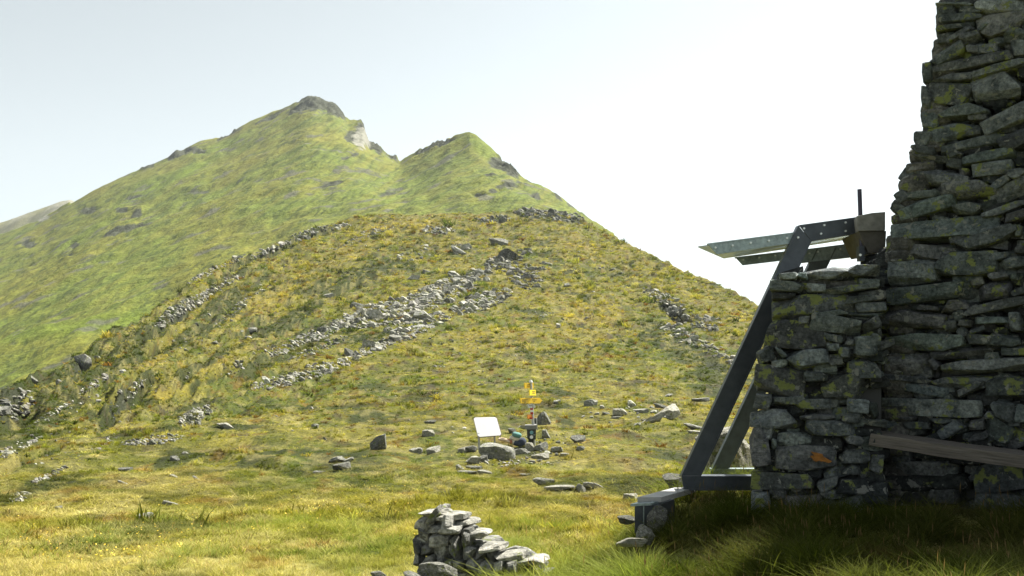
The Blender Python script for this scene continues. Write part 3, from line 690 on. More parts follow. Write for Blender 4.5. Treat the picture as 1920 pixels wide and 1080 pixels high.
for nm, pts, Y in (("bolt", [(1508, 428), (1546, 422), (1586, 417), (1586, 433), (1540, 438), (1497, 445)], YF - .02), ("bolt", [(1342, 464), (1374, 460), (1408, 455), (1442, 451), (1476, 446)], YF + .01), ("bolt", [(1394, 487), (1424, 483), (1454, 479)], YBK - .05), ("bolt", [(1518, 471 + 4), (1534, 472), (1576, 467), (1606, 469)], YBK - .024)):
    for (x, y) in pts:
        c = V3(x, y, Y); MB().tube(c, c + Vector((0, .03, 0)), .0105, 10).build(nm, M_BOLT, frame)
# bracket with the upright rod
MB().tube(V3(1616, 486, 8.86), V3(1611.5, 355, 8.86), .021, 14).build("upright_rod", simple("rod_steel", (.045, .04, .06), .4, .5, .1), frame, smooth=False)
mb = MB(); mb.beam(V3(1613, 462, 8.80), V3(1614, 490, 8.80), .05, .07, (0, 1, 0)); mb.beam(V3(1607, 474, 8.83), V3(1622, 473, 8.83), .05, .04); mb.build("clamp", M_STEEL, frame)
MB().tube(V3(1613, 478, 8.76), V3(1613, 478, 8.74), .013, 10).build("bolt", M_BOLT, frame)
# blocks the arms are fixed to
mb = MB(); mb.poly_prism([V3(1606, 405, 8.75), V3(1635, 399, 8.75), V3(1660, 397, 8.75), V3(1660, 432, 8.75), V3(1609, 433, 8.75)], (.12, .45, 0))
blk = mb.build("end_block", M_CONC, frame, bevel=.006)
mb = MB(); mb.poly_prism([V3(1610, 433.6, 8.78), V3(1662, 432.6, 8.78), V3(1660, 470, 8.78), V3(1629, 475, 8.78)], (.05, .6, 0)); mb.build("under_block", M_BROWN, frame, bevel=.005)
# ------------------------------------------------------------------ ground beam in the grass
gb = empty("steel_ground_beam", tuple(V3(1215, 985, 8.3)), label="short dark I-beam end with a pale slab on top, sticking out of the grass", category="beam")
hgt = hit([1215], [985])[0]
Yb = 8.3
a = V3(1212, 948, Yb); rear = V3(1330, 922, 10.2) - V3(1240, 944, Yb)
mb = MB()
mb.poly_prism([V3(1182, 945, Yb), V3(1222, 943, Yb), V3(1222, 947.5, Yb), V3(1182, 949.5, Yb)], (.12, .16, .0))
mb.build("top_flange", M_GALV, gb)
mb = MB(); mb.poly_prism([V3(1190, 949.8, Yb + .02), V3(1232, 948, Yb + .02), V3(1232, 1000, Yb + .02), V3(1190, 1000, Yb + .02)], (.2, .24, .02)); mb.build("web", M_STEEL, gb)
mb = MB(); mb.poly_prism([V3(1206, 949, Yb + .005), V3(1208, 949, Yb + .005), V3(1208, 996, Yb + .005), V3(1206, 996, Yb + .005)], (0, .01, 0)); mb.build("web_edge", M_GALV, gb)
mb = MB(); mb.poly_prism([V3(1195, 932, Yb + .10), V3(1240, 932, Yb + .10), V3(1240, 942, Yb + .10), V3(1195, 942, Yb + .10)], V3(1264, 914, 9.15) - V3(1195, 932, Yb + .10)); mb.build("slab", simple("pale_slab", (.36, .355, .34), .8, 0, .15, 20), gb, bevel=.004)
# ------------------------------------------------------------------ information board and signpost in the saddle
base = hit([995], [838])[0]; YS = float(base[1]); mpp = YS / F
def solid(name, pts, Y, th, mat, parent, back=(0, 1, 0)):
    mb = MB(); mb.poly_prism([V3(x, y, Y) for x, y in pts], Vector(back) * th); return mb.build(name, mat, parent)
M_WHITE = simple("white_paint", (.80, .80, .80), .35, 0, .03); M_PURP = simple("panel_edge", (.22, .12, .22), .5, 0, .1)
M_POST = simple("grey_post", (.45, .46, .44), .6, .2, .2, 8)
M_YEL = simple("yellow_sign", (.80, .52, .02), .5, 0, .06); M_BYEL = simple("bright_yellow", (.88, .68, .02), .5, 0, .05)
M_RED = simple("red_paint", (.42, .02, .02), .5, 0, .1); M_ORNG = simple("orange_sign", (.62, .22, .02), .5, 0, .15); M_INK = simple("sign_ink", (.06, .04, .02), .6, 0, .1)
M_BLACK = simple("dark_box", (.022, .026, .024), .6, 0, .3, 10); M_LIDG = simple("grey_lid", (.17, .17, .16), .7, 0, .2, 10); M_TEAL = simple("teal_plate", (.16, .36, .40), .5, 0, .2, 20)
# board: a slanted panel whose face looks up and towards the viewer
YB = YS - .5
bbase = hit([900], [852])[0]
board = empty("information_board", tuple(V3(913, 850, YB)), label="slanted white information board on two grey posts beside the big boulder", category="board")
ptop = [V3(887, 783, YB + .55), V3(931, 782, YB + .55)]; pbot = [V3(941, 817, YB), V3(896, 820.5, YB)]
mb = MB(); q = ptop + pbot; cen = sum(q, Vector()) / 4; nb = (q[1] - q[0]).cross(q[3] - q[0]).normalized(); nb = nb if nb.y < 0 else -nb
rq = []
for i in range(4):
    for t in (.07, .93):
        p0 = q[i].lerp(q[(i + 1) % 4], t) if t < .5 else q[i].lerp(q[(i + 1) % 4], t); rq.append(p0)
mb.poly_prism([cen + (p - cen) * .97 for p in rq], nb * .02); mb.build("panel", M_WHITE, board)
mb = MB(); mb.poly_prism([p - nb * .012 for p in rq], nb * .02); mb.build("panel_frame", M_PURP, board)
MB().beam(V3(899, 855, YB + .12), V3(897.5, 812, YB + .12), .07, .07, (0, 1, 0)).build("post", M_POST, board)
MB().beam(V3(928, 850, YB + .22), V3(927, 806, YB + .22), .07, .07, (0, 1, 0)).build("post", M_POST, board)
MB().beam(V3(939, 826, YB + .5), V3(934, 800, YB + .5), .05, .05, (0, 1, 0)).build("brace", M_POST, board)
# signpost
post = empty("signpost", tuple(base), label="leaning hiking signpost with several yellow signs and red-white-red bands above the dark box", category="signpost")
def pp(row): return 995.0 + (row - 713) * .055
MB().tube(V3(pp(845), 845, YS), V3(pp(715), 715, YS), .05, 12).build("pole", M_POST, post)
MB().tube(V3(pp(717), 717, YS), V3(pp(712.5), 712.5, YS), .075, 12, .05).build("pole_cap", M_WHITE, post)
for r0, r1_, mt in ((764.5, 768.5, M_RED), (768.5, 772.5, M_WHITE), (772.5, 776.5, M_RED)):
    MB().tube(V3(pp(r1_) - 1, r1_, YS), V3(pp(r0) - 1, r0, YS), .062, 12).build("painted_band", mt, post)
def sign(name, pts, dy, mat, lines=(), yaw=50):
    xc = sum(p[0] for p in pts) / len(pts); tw = math.tan(R(yaw))
    def yy(x): return YS - dy + (x - xc) * mpp * tw
    nv = Vector((-math.sin(R(yaw)), math.cos(R(yaw)), 0))
    mb = MB(); mb.poly_prism([V3(x, y, yy(x)) for x, y in pts], nv * .03); s = mb.build(name, mat, post)
    for (x0, x1, y) in lines:
        mb = MB(); mb.poly_prism([V3(x, yv, yy(x)) - nv * .006 for x, yv in ((x0, y - .45), (x1, y - .45), (x1, y + .45), (x0, y + .45))], nv * .005); mb.build("lettering", M_INK, s)
    return s
sign("yellow_sign", [(983.5, 718), (1000.5, 717.6), (1000.8, 727.8), (983.8, 728.4)], .08, M_YEL, ((989, 994, 721), (988, 996, 724)))
sign("yellow_sign", [(993, 731), (1004.3, 730.8), (1004.8, 741.3), (993.4, 741.6)], .10, M_BYEL, ((998, 1003, 734), (998, 1003, 737)), yaw=66)
sign("arrow_sign", [(975, 746.5), (1012, 746), (1016.5, 751), (1012.5, 756.4), (977, 756.2)], .09, M_YEL, ((979, 990, 749.5), (979, 986, 752), (998, 1006, 749.5), (1000, 1003, 752.2), (983, 986, 754.9)))
sign("white_sign", [(988, 758), (1001, 758), (1004, 763), (1000, 765.5), (991, 765)], .07, simple("pale_plate", (.55, .57, .56), .5, 0, .1), ((992, 999, 760.5),))
sg = sign("orange_sign", [(989.5, 777.5), (1001, 777.3), (1001, 783), (999.5, 785), (989.5, 785)], .09, M_ORNG)
solid("lower_stripe", [(989, 782.8), (999.5, 782.6), (998, 785.6), (990, 785.6)], YS - .16, .008, M_RED, sg)
box = empty("register_box", tuple(V3(997, 830, YS)), label="dark box with a grey lid and two round plates at the foot of the signpost", category="box")
solid("lid", [(984.5, 798), (1006.5, 797), (1006.5, 804.8), (984.5, 805.5)], YS - .28, .5, M_LIDG, box)
solid("body", [(988, 805.2), (1005, 805), (1004.5, 824), (989, 823.5)], YS - .22, .4, M_BLACK, box)
solid("stand", [(991, 823.5), (1001, 824), (999, 842), (990, 842)], YS - .15, .25, M_BLACK, box)
for cx, cy, r_, mt in ((996.8, 811, 3.4, M_TEAL), (996.5, 819.5, 3.2, M_WHITE)):
    c = V3(cx, cy, YS - .222); MB().tube(c, c - Vector((0, .012, 0)), r_ * mpp, 18).build("round_plate", mt, box)
solid("handle", [(1000, 815), (1003.5, 814.7), (1003.5, 816), (1000, 816.3)], YS - .23, .02, M_GALV, box)
mb = MB(); dp_ = empty("small_board", tuple(V3(1003, 800, YS + .5)), label="small dark board with a pale upright edge, half hidden behind the signpost's orange sign", category="board")
solid("panel", [(998, 785), (1005, 784), (1006, 798), (998.5, 799)], YS + .5, .05, M_BLACK, dp_)
solid("edge_post", [(1004.6, 784), (1007, 784), (1008.4, 806), (1006, 806)], YS + .49, .07, M_POST, dp_)
# things left on the boulder: a rucksack and a pale jacket
def lump(name, parts, mat, parent, seed, org):
    hpz = Heap()
    for k, (px, row, w, h, d, ang) in enumerate(parts):
        P, Fq = stone(seed + k, 8, 2.6, 2, .05, (.8, 1)); c = np.array(V3(px, row, YS - .75 + (d - .3))); a = R(ang)
        M = np.array([[math.cos(a) * w / 2 * mpp, 0, math.sin(a) * h / 2 * mpp], [0, d / 2, 0], [-math.sin(a) * w / 2 * mpp, 0, math.cos(a) * h / 2 * mpp]])
        hpz.add(P, Fq, M, c)
    return link(name, hpz.mesh(name, mat, org, True), parent)
def cloth(name, c, v=.2): return simple(name, c, .95, 0, v, 9, .02)
bo = tuple(V3(972, 838, YS - .6))
pack = empty("rucksack", bo, label="dark rucksack with a teal lid and pale flap lying on the big boulder", category="rucksack")
lump("pack_body", [(977, 829, 19, 15, .40, -25), (970, 831, 16, 10, .36, 10)], cloth("navy_cloth", (.04, .05, .075)), pack, 31, bo)
lump("pack_lid", [(969, 815.5, 18, 10, .34, 12)], cloth("teal_cloth", (.10, .22, .20)), pack, 41, bo)
lump("pale_flap", [(966, 822, 21, 10, .44, 10), (963, 828, 7, 12, .46, 0)], cloth("cream_cloth", (.62, .56, .46)), pack, 51, bo)
bo2 = tuple(V3(948, 832, YS - .6))
jk = empty("jacket", bo2, label="crumpled cream and orange-brown jacket spread on the boulder beside the rucksack", category="jacket")
lump("jacket_back", [(943, 824, 18, 6, .3, 4), (950, 826.5, 18, 6, .36, 12)], cloth("light_cloth", (.62, .47, .33)), jk, 61, bo2)
lump("jacket_sleeve", [(956, 827.5, 12, 7, .42, 20)], cloth("orange_cloth", (.42, .17, .09)), jk, 66, bo2)
# ------------------------------------------------------------------ rocks
PROT = [bpy.data.meshes.new("tmp")] * 0
PR = []
for k in range(22):
    P, Fq = stone(2000 + k, 10, boxy=[3.2, 5, 8][k % 3], cuts=13 + k % 5, rough=.09, cutd=(.36, .72)); P = fit(P)
    me = mesh_np("rock", P, Fq, M_ROCK, np.broadcast_to(np.array([[1, 1, .97, .4], [.55, .55, .54, .4], [1.25, 1.22, 1.15, .3]][k % 3]), (len(P), 4)), False); PR.append(me)
PS = [(fit(p_), f_) for p_, f_ in [stone(2300 + k, 5, boxy=[3.2, 5, 8][k % 3], cuts=12, rough=.08, cutd=(.36, .74)) for k in range(24)]]
used_rocks = 0
grng = np.random.default_rng(77)
def rock_matrix(pos, w, h, ang, seed, depth=None, sink=.28):
    """w, h in photograph pixels at that distance -> real size; the rock lies in the slope"""
    g2 = np.random.default_rng(seed); m = pos[1] / F
    sx = w * m / 2; sz = h * m / 2; sy = (depth * m / 2 if depth else g2.uniform(.6, 1.0) * min(sx, max(sz * 1.8, sx * .5)))
    a = R(-ang)
    M = Matrix.Rotation(a, 3, 'Y') @ Matrix.Rotation(g2.normal() * .25, 3, 'Z') @ Matrix.Rotation(g2.normal() * .12, 3, 'X')
    M = M @ Matrix.Diagonal((sx, sy, sz * 1.05))
    return M, Vector(pos) + Vector((0, sy * .5, sz * (1 - 2 * sink)))
P, Fq = stone(3107, 14, 3.0, 13, .10, (.46, .80)); RB = mesh_np('rock', fit(P), Fq, M_ROCK, np.broadcast_to(np.array([.9, .9, .87, .3]), (len(P), 4)))
def put_rock(cx, cy, w, h, ang=0, label=None, group=None, pale=1.0, seed=0, name="rock", Y=None, cat="rock"):
    global used_rocks
    p = hit([cx], [cy + h * .38])[0] if Y is None else W(cx, cy + h * .38, Y)
    M, loc = rock_matrix(p, w, h, ang, 500 + used_rocks + seed)
    me = RB if label.startswith('big grey boulder') else PR[(used_rocks * 7 + seed) % len(PR)]
    o = link(name, me); o.matrix_world = Matrix.Translation(loc) @ M.to_4x4()
    o["label"] = label; o["category"] = cat
    if group: o["group"] = group
    used_rocks += 1
    return o
UNI = [
 (932, 847, 70, 36, -8, "big grey boulder streaked by shadow, under the slanted white board"),
 (868, 843, 20, 15, 0, "dark rounded rock left of the big boulder, the leftmost by the board's post"),
 (884, 842, 22, 14, 10, "dark rock touching the left post of the white board"),
 (888, 862, 30, 16, 0, "pale grey rock in front of the left post of the white board"),
 (908, 860, 20, 18, 45, "narrow white-edged slab leaning against the big boulder"),
 (862, 876, 12, 18, 40, "upright white stone at the left end of the boulder heap below the board"),
 (888, 877, 32, 9, 0, "flat pale slab in the grass just below the boulder heap"),
 (876, 885, 38, 8, 0, "lowest flat pinkish slab below the boulder heap"),
 (908, 885, 28, 9, -8, "flat grey slab right of the pinkish slab, below the boulder heap"),
 (977, 846, 26, 14, 0, "dark shaded rock under the rucksack"),
 (993, 838, 18, 22, 0, "grey rock directly beneath the register box"),
 (1012, 838, 34, 16, 18, "pale sloping slab right of the register box"),
 (1013, 855, 34, 17, 0, "blocky pale boulder lying below the sloping slab at the signpost"),
 (960, 808, 16, 12, 0, "small grey rock just behind the rucksack's teal lid"),
 (979, 801, 18, 7, 0, "dark flat rock left of the signpost's lower pole"),
 (1020, 785, 28, 30, -30, "pale upright triangular boulder behind the signpost, dark on its left side"),
 (1023, 813, 17, 22, 10, "pale egg-shaped upright rock right of the register box"),
 (1084, 824, 28, 16, 0, "pale block lying alone in the grass right of the signpost"),
 (1044, 842, 22, 14, 10, "dark block half sunk in the grass below the lone pale block"),
 (1057, 852, 18, 8, 0, "small flat pale stone right of the dark sunk block"),
 (1089, 840, 16, 9, 0, "small white stone under the lone pale block"),
 (1163, 773, 28, 18, 0, "dark square block with a pale rim beside the grey slabs on the slope"),
 (1202, 770, 30, 10, 0, "pale oval stone right of the dark square block"),
 (1251, 773, 52, 26, 22, "large ribbed grey slab, the biggest of the slabs left of the steel frame"),
 (1238, 761, 28, 8, -10, "thin slab resting on the upper edge of the ribbed slab"),
 (1222, 788, 56, 12, 20, "long low grey slab below the ribbed slab"),
 (1155, 783, 22, 7, 12, "flat pale stone at the foot of the dark square block"),
 (1252, 742, 20, 6, 35, "curved white splinter of rock above the ribbed slab"),
 (1315, 749, 36, 9, 6, "pale flat rock beside the steel frame's leg, level with the ribbed slab"),
 (1304, 801, 48, 10, -15, "long dark-edged slab touching the outer leg of the steel frame"),
 (1306, 810, 36, 7, -4, "thin pale slab under the long dark-edged slab at the steel frame"),
 (1108, 755, 24, 16, 5, "grey rock in a dark hollow above the lone pale block"),
 (1129, 763, 9, 9, 0, "small round yellowish stone by the grey rock in the hollow"),
 (1045, 753, 14, 9, 0, "small white stone level with the arrow sign, to its right"),
 (1120, 775, 10, 6, 0, "small pale stone left of the dark square block"),
 (1135, 775, 12, 6, 0, "small broken stone touching the left of the dark square block"),
 (900, 721, 13, 5, 0, "thin white flat stone alone on the slope left of the top sign"),
 (711, 827, 30, 38, -50, "tall fissured standing rock alone in the meadow"),
 (632, 861, 34, 12, 15, "pale rock cluster's upper slab, below and left of the tall standing rock"),
 (640, 874, 34, 18, 15, "wedge-shaped pale slab below and left of the tall standing rock"),
 (597, 886, 24, 10, 0, "low rock with a dark right side left of the wedge-shaped slab"),
 (655, 862, 18, 10, 25, "small rock behind the wedge-shaped slab"),
 (590, 798, 12, 8, 10, "small white stone behind a dark bush in the meadow"),
 (803, 812, 24, 16, 0, "rough grey rock in the meadow left of the white board"),
 (780, 845, 26, 14, 0, "grey rock between the tall standing rock and the white board, left one"),
 (812, 843, 26, 16, 0, "grey rock between the tall standing rock and the white board, right one"),
 (806, 791, 24, 8, 10, "low rock outcrop above the rough grey rock"),
 (422, 798, 34, 12, -30, "long pale slab pointing up the slope, at the right end of the lower rubble"),
 (326, 860, 20, 10, -15, "white rock alone in the grass below the lower rubble"),
 (346, 849, 14, 5, 0, "flat stone just right of the white rock below the lower rubble"),
 (232, 881, 26, 12, 5, "pale rock with a dark left side in the grass"),
 (368, 898, 20, 7, -30, "small pale splinter of rock in the meadow"),
 (325, 893, 16, 6, -20, "brownish stone left of the small pale splinter"),
 (229, 905, 20, 5, -30, "flat stone half covered by grass below the pale rock"),
 (321, 946, 36, 10, -18, "long pale flat stone propped at a tussock, low in the meadow"),
 (270, 969, 30, 19, 0, "rounded mottled rock left of the long pale propped stone"),
 (108, 951, 14, 7, 0, "small dark stone above the meadow at the far left"),
 (152, 676, 30, 32, 15, "big dark pyramid-shaped boulder on the left skyline of the spur"),
 (180, 672, 18, 12, 0, "pale block right of the pyramid-shaped boulder"),
 (110, 716, 14, 11, -10, "white wedge-shaped stone below the pyramid-shaped boulder"),
 (230, 698, 18, 9, -50, "slanting pale slab on the slope right of the pyramid-shaped boulder"),
 (60, 710, 22, 7, -35, "pale slab on the left skyline above the dark outcrop"),
 (1019, 903, 42, 18, -4, "rounded pale boulder, leftmost of the row of stones below the signpost"),
 (1049, 914, 58, 10, 3, "long flat white stone beside the rounded pale boulder below the signpost"),
 (1090, 916, 22, 14, -40, "pointed dark-edged stone in the middle of the row below the signpost"),
 (1112, 911, 40, 12, -8, "flat pale slab at the right end of the row below the signpost"),
 (985, 890, 22, 5, -3, "thin white slab lying between the boulder heap and the row of stones"),
 (1183, 931, 30, 20, -15, "pale pitted rock in the grass left of the ground beam's slab"),
 (935, 452, 42, 16, 0, "grey block pair above the top of the big scree, the larger left block"),
 (776, 521, 26, 13, 0, "dark grey boulder alone above the middle of the big scree"),
 (800, 509, 18, 12, 0, "pale rock up and right of the dark boulder above the scree"),
 (1064, 534, 18, 10, 10, "pale triangular stone alone right of the big scree"),
 (1148, 505, 12, 5, 20, "left of two small white stones on the golden slope"),
 (1163, 512, 9, 5, 15, "right of two small white stones on the golden slope"),
 (1046, 610, 9, 12, 0, "small white upright stone on the slope beside the footpath"),
 (469, 618, 28, 10, 10, "dark-sided rock alone on the slope left of the big scree"),
 (465, 633, 14, 7, 0, "small rock just below the dark-sided rock left of the scree"),
 (616, 553, 20, 9, 5, "pale rock on the grass above the big scree's left part"),
 (796, 460, 13, 7, 0, "single white stone high on the spur above the scree"),
 (652, 661, 22, 18, -20, "dark upright rock at the lower edge of the scree"),
 (700, 590, 44, 24, 10, "very large pale block in the left part of the big scree"),
 (672, 572, 36, 18, 0, "large dark-faced block at the upper left edge of the big scree"),
 (790, 590, 40, 22, 10, "big pale overhanging block in the middle of the big scree"),
 (740, 634, 24, 18, 0, "pointed block at the lower edge of the scree's middle"),
 (858, 470, 34, 14, -30, "dark rock pile above the upper arm of the scree, largest piece"),
]
for k, q in enumerate(UNI):
    put_rock(*q[:5], label=q[5], seed=k)
# close rocks with their own distances
put_rock(1262, 901, 38, 28, 0, "grey block of rock behind the foot of the steel frame", seed=3, Y=9.6)
put_rock(1370, 850, 112, 128, 12, "large layered boulder seen between the two legs of the steel frame", seed=6, Y=10.6)
put_rock(1232, 965, 34, 46, -35, "brownish stone leaning against the end of the ground beam", seed=8, Y=8.15)
put_rock(1212, 1000, 40, 26, -30, "small stone under the leaning brownish stone at the ground beam", seed=9, Y=8.0)
put_rock(1176, 974, 40, 14, 0, "flat pale stone in the grass left of the ground beam's web", seed=9, Y=8.8)
put_rock(1185, 1016, 60, 16, 0, "low pale stone in the grass below the ground beam", seed=10, Y=7.6)
put_rock(822, 1072, 74, 36, -5, "pale angular rock at the foot of the small ruined wall", seed=4, Y=7.6)
put_rock(775, 1084, 50, 22, -25, "sloping pale slab left of the angular rock at the ruined wall", seed=6, Y=7.5)
put_rock(709, 1078, 30, 16, 0, "small dark stone with a white tip at the bottom edge of the meadow", seed=2, Y=8.2)
# counted rocks of the scree and rubble bands: (cx, cy, rx, ry, angle, count, size px, label)
BANDS = [
 ((950, 492, 44, 15, -20), 30, 22, "upper dark arm of the big scree", (985, 522, 30, 20, 25)),
 ((850, 540, 80, 22, -22), 60, 24, "middle of the big scree across the spur", (900, 568, 60, 16, -18)),
 ((725, 586, 95, 22, -14), 55, 24, "broad pale left part of the big scree", (770, 612, 60, 14, -10)),
 ((690, 655, 60, 9, -20), 24, 17, "lower edge of the big scree", (600, 690, 50, 10, -20)),
 ((560, 640, 70, 10, -25), 22, 15, "left tail of the big scree", (530, 715, 50, 10, -15)),
 ((395, 552, 62, 9, -33), 26, 14, "pale rubble streak near the left skyline of the spur", (330, 585, 50, 12, -33)),
 ((1245, 562, 46, 10, 22), 12, 18, "outcrop on the right shoulder of the spur", (1300, 604, 50, 14, 20)),
 ((1290, 628, 50, 14, 25), 14, 18, "rocks below the right shoulder outcrop", (1330, 650, 44, 12, 30)),
 ((25, 768, 36, 22, -10), 14, 24, "dark outcrop at the left edge of the spur", (30, 745, 30, 8, -20)),
 ((365, 785, 34, 14, -28), 18, 14, "lower rubble at the left of the meadow", (285, 826, 56, 9, -8)),
 ((1020, 405, 66, 10, 5), 14, 20, "dark outcrop on the crest below the second peak", (930, 412, 34, 6, 0)),
]
def inell(q, n, g):
    cx, cy, rx, ry, ang = q; t = g.uniform(0, 2 * math.pi, n); r_ = np.sqrt(g.uniform(0, 1, n)); a = R(ang)
    u = rx * r_ * np.cos(t); v = ry * r_ * np.sin(t)
    return cx + u * math.cos(a) - v * math.sin(a), cy + u * math.sin(a) + v * math.cos(a)
MAXR = 292
for bi, (q1, cnt, size, lab, q2) in enumerate(BANDS):
    cnt = int(cnt * .72)
    g2 = np.random.default_rng(300 + bi); n1_ = int(cnt * .6)
    x1, y1 = inell(q1, n1_, g2); x2, y2 = inell(q2, cnt - n1_, g2)
    xs = np.concatenate([x1, x2]); ys = np.concatenate([y1, y2]); hh = hit(xs, ys)
    for k in range(len(xs)):
        if used_rocks >= MAXR: break
        w = size * g2.uniform(.42, 1.0); h = w * g2.uniform(.35, .75)
        M, loc = rock_matrix(hh[k], w, h, g2.normal() * 18 - 12, 900 + bi * 100 + k, sink=.42)
        ip_ = (used_rocks * 5 + bi) % 21; ip_ = ip_ - ip_ % 3 + (1 if bi in (0, 8, 10) and g2.random() < .75 else ip_ % 3)
        o = link("rock", PR[ip_]); o.matrix_world = Matrix.Translation(loc) @ M.to_4x4()
        o["label"] = "grey angular rock in the " + lab; o["category"] = "rock"; o["group"] = "rocks of the " + lab
        used_rocks += 1
# rubble too fine to count, one object
SCREE = [(952, 488, 46, 14, -20, 90, 9), (985, 520, 34, 24, 25, 110, 9), (1020, 500, 16, 8, 0, 20, 8), (885, 520, 60, 12, -24, 90, 9), (825, 552, 78, 22, -20, 260, 10), (720, 588, 88, 22, -14, 300, 10), (905, 566, 60, 16, -18, 170, 9), (785, 606, 66, 13, -12, 130, 9), (620, 617, 56, 11, -26, 110, 8),
 (560, 642, 66, 9, -25, 90, 8), (760, 630, 54, 11, -20, 90, 8), (700, 653, 46, 9, -22, 60, 8), (640, 682, 56, 9, -25, 90, 8), (560, 706, 66, 12, -20, 120, 7), (505, 718, 40, 10, -15, 50, 7), (595, 655, 66, 7, -22, 70, 7),
 (400, 545, 62, 8, -33, 120, 6), (335, 582, 54, 11, -33, 120, 6), (385, 515, 36, 5, -28, 40, 6), (440, 488, 26, 5, -28, 25, 6), (505, 468, 44, 6, -22, 40, 7), (590, 432, 44, 5, -14, 40, 6), (560, 447, 40, 5, -20, 24, 6), (472, 556, 60, 4, -33, 50, 5), (430, 592, 36, 3, -33, 26, 5), (640, 425, 20, 4, -10, 14, 7),
 (175, 722, 34, 6, -33, 40, 6), (100, 775, 44, 5, -30, 30, 6), (250, 733, 34, 8, -48, 30, 6), (365, 780, 34, 13, -28, 110, 6), (285, 826, 58, 8, -6, 120, 6), (200, 830, 30, 4, -30, 16, 5), (28, 762, 36, 22, -14, 40, 12), (90, 892, 36, 6, -22, 30, 8), (35, 934, 24, 7, -22, 22, 9), (20, 845, 28, 10, -28, 30, 6), (60, 830, 24, 4, -30, 14, 6),
 (700, 436, 40, 6, -15, 46, 6), (822, 432, 32, 8, 0, 60, 7), (862, 468, 22, 9, -20, 24, 8), (650, 458, 34, 5, -18, 24, 5), (1030, 404, 70, 10, 6, 90, 10), (925, 412, 34, 6, 0, 40, 8), (780, 480, 40, 10, -10, 20, 6), (1245, 560, 44, 10, 22, 50, 9), (1296, 602, 54, 12, 20, 70, 9), (1272, 628, 44, 12, 25, 50, 8), (1330, 600, 24, 6, 10, 12, 10),
 (1318, 648, 50, 12, 28, 50, 8), (1360, 670, 34, 10, 30, 26, 8), (1012, 590, 30, 6, 0, 10, 6), (960, 655, 46, 12, 0, 14, 5), (440, 690, 40, 10, -20, 30, 6), (500, 655, 30, 6, -20, 20, 6), (1230, 775, 60, 10, 8, 14, 6), (860, 640, 60, 30, 0, 14, 6), (900, 690, 90, 20, 0, 10, 5), (180, 470, 200, 60, 0, 0, 4),
 (1000, 860, 60, 16, 0, 40, 5), (950, 862, 70, 14, 0, 50, 7), (1030, 830, 60, 14, 0, 22, 6), (1180, 780, 90, 20, 0, 24, 6), (1080, 600, 60, 60, 0, 14, 4), (700, 780, 200, 60, 0, 16, 5), (600, 480, 200, 40, -15, 26, 5), (1100, 500, 60, 50, 0, 14, 5), (350, 660, 120, 60, -30, 36, 6), (150, 800, 120, 50, -30, 40, 6)]
hp = Heap(); g2 = np.random.default_rng(1234)
for q in SCREE:
    if not q[5]: continue
    n = int(q[5] * 1.55); x, y = inell(q[:5], n, g2); hh = hit(x, y)
    for k in range(n):
        w = q[6] * g2.lognormal(0, .45) * .74; h = w * g2.uniform(.35, .8)
        M, loc = rock_matrix(hh[k], w, h, g2.normal() * 22 - 10, int(g2.integers(1e6)), sink=.38)
        P, Fq = PS[g2.integers(len(PS))]; b_ = g2.uniform(.3, 1.45) * (.55 if q[0] in (952, 985, 28, 1030, 925, 860) else 1)
        hp.add(P, Fq, np.array(M), np.array(loc), (b_, b_ * g2.uniform(.95, 1.02), b_ * g2.uniform(.86, 1.0), .3))
link("rubble", hp.mesh("rubble", M_ROCK), kind="stuff")
# ------------------------------------------------------------------ the small ruined wall at the bottom
rw = Heap(); g2 = np.random.default_rng(55)
A0 = np.array([-.80, 8.38]); A1 = np.array([0.15, 8.08]); dirw = (A1 - A0) / np.linalg.norm(A1 - A0); perp = np.array([dirw[1], -dirw[0]])   # perp points to the viewer
Lw = float(np.linalg.norm(A1 - A0))
def wtop(s): return -1.46 - .10 * (s / Lw) - .27 * sstep(.22, .95, s / Lw) + (-.14 if s < .08 else 0)
for s_off, layer in ((.20, 0), (.04, 1), (-.12, 2)):
    z = -2.30
    while z < -1.35:
        ch = g2.uniform(.055, .13); s = g2.uniform(-.03, .06)
        while s < Lw + .1:
            w = g2.uniform(.08, .22)
            if z + ch * .5 < wtop(max(0, s + w / 2)) + g2.uniform(-.03, .03):
                P, Fq = stone(int(g2.integers(1e6)), 8, g2.uniform(3, 9), 12, .08, (.42, .8)); P = fit(P); c2_ = A0 + dirw * (s + w / 2) + perp * (s_off - (z + 2.1) * .10 + g2.normal() * .02)
                a = g2.normal() * .30
                M = np.stack([np.array([*dirw, 0]) * w * .54 * math.cos(a) + np.array([0, 0, 1]) * math.sin(a) * w * .5, np.array([*perp, 0]) * g2.uniform(.09, .14), np.array([0, 0, 1]) * ch * g2.uniform(.45, .75)], 1)
                b_ = g2.uniform(.55, 1.25); rw.add(P, Fq, M, (c2_[0], c2_[1], z + ch / 2 + g2.normal() * .008), (b_, b_, b_, .15))
            s += w * .96
        z += ch * .93
for k, (s, w, h) in enumerate([(.05, .2, .04), (.14, .30, .03), (.30, .28, .035), (.42, .24, .03), (.55, .24, .03), (.70, .22, .035), (.02, .13, .07), (.86, .24, .035), (1.05, .24, .03)]):
    P, Fq = stone(4000 + k, 9, 9, 12, .06, (.42, .8)); P = fit(P); c2_ = A0 + dirw * s + perp * g2.uniform(-.02, .14)
    rw.add(P, Fq, np.stack([np.array([*dirw, .12]) * w / 2, np.array([*perp, 0]) * .16, np.array([0, .1, 1]) * h], 1), (c2_[0], c2_[1], wtop(s) + h * .6 + .01), (1.35, 1.33, 1.3, 0))
ruin = link("ruined_wall", rw.mesh("ruined_wall", rock_material("ruin_schist", 1.8, .3, 1.35), (A0[0], A0[1], -2.1)), label="low ruined dry-stone wall crumbling to the right in the foreground grass", category="wall")
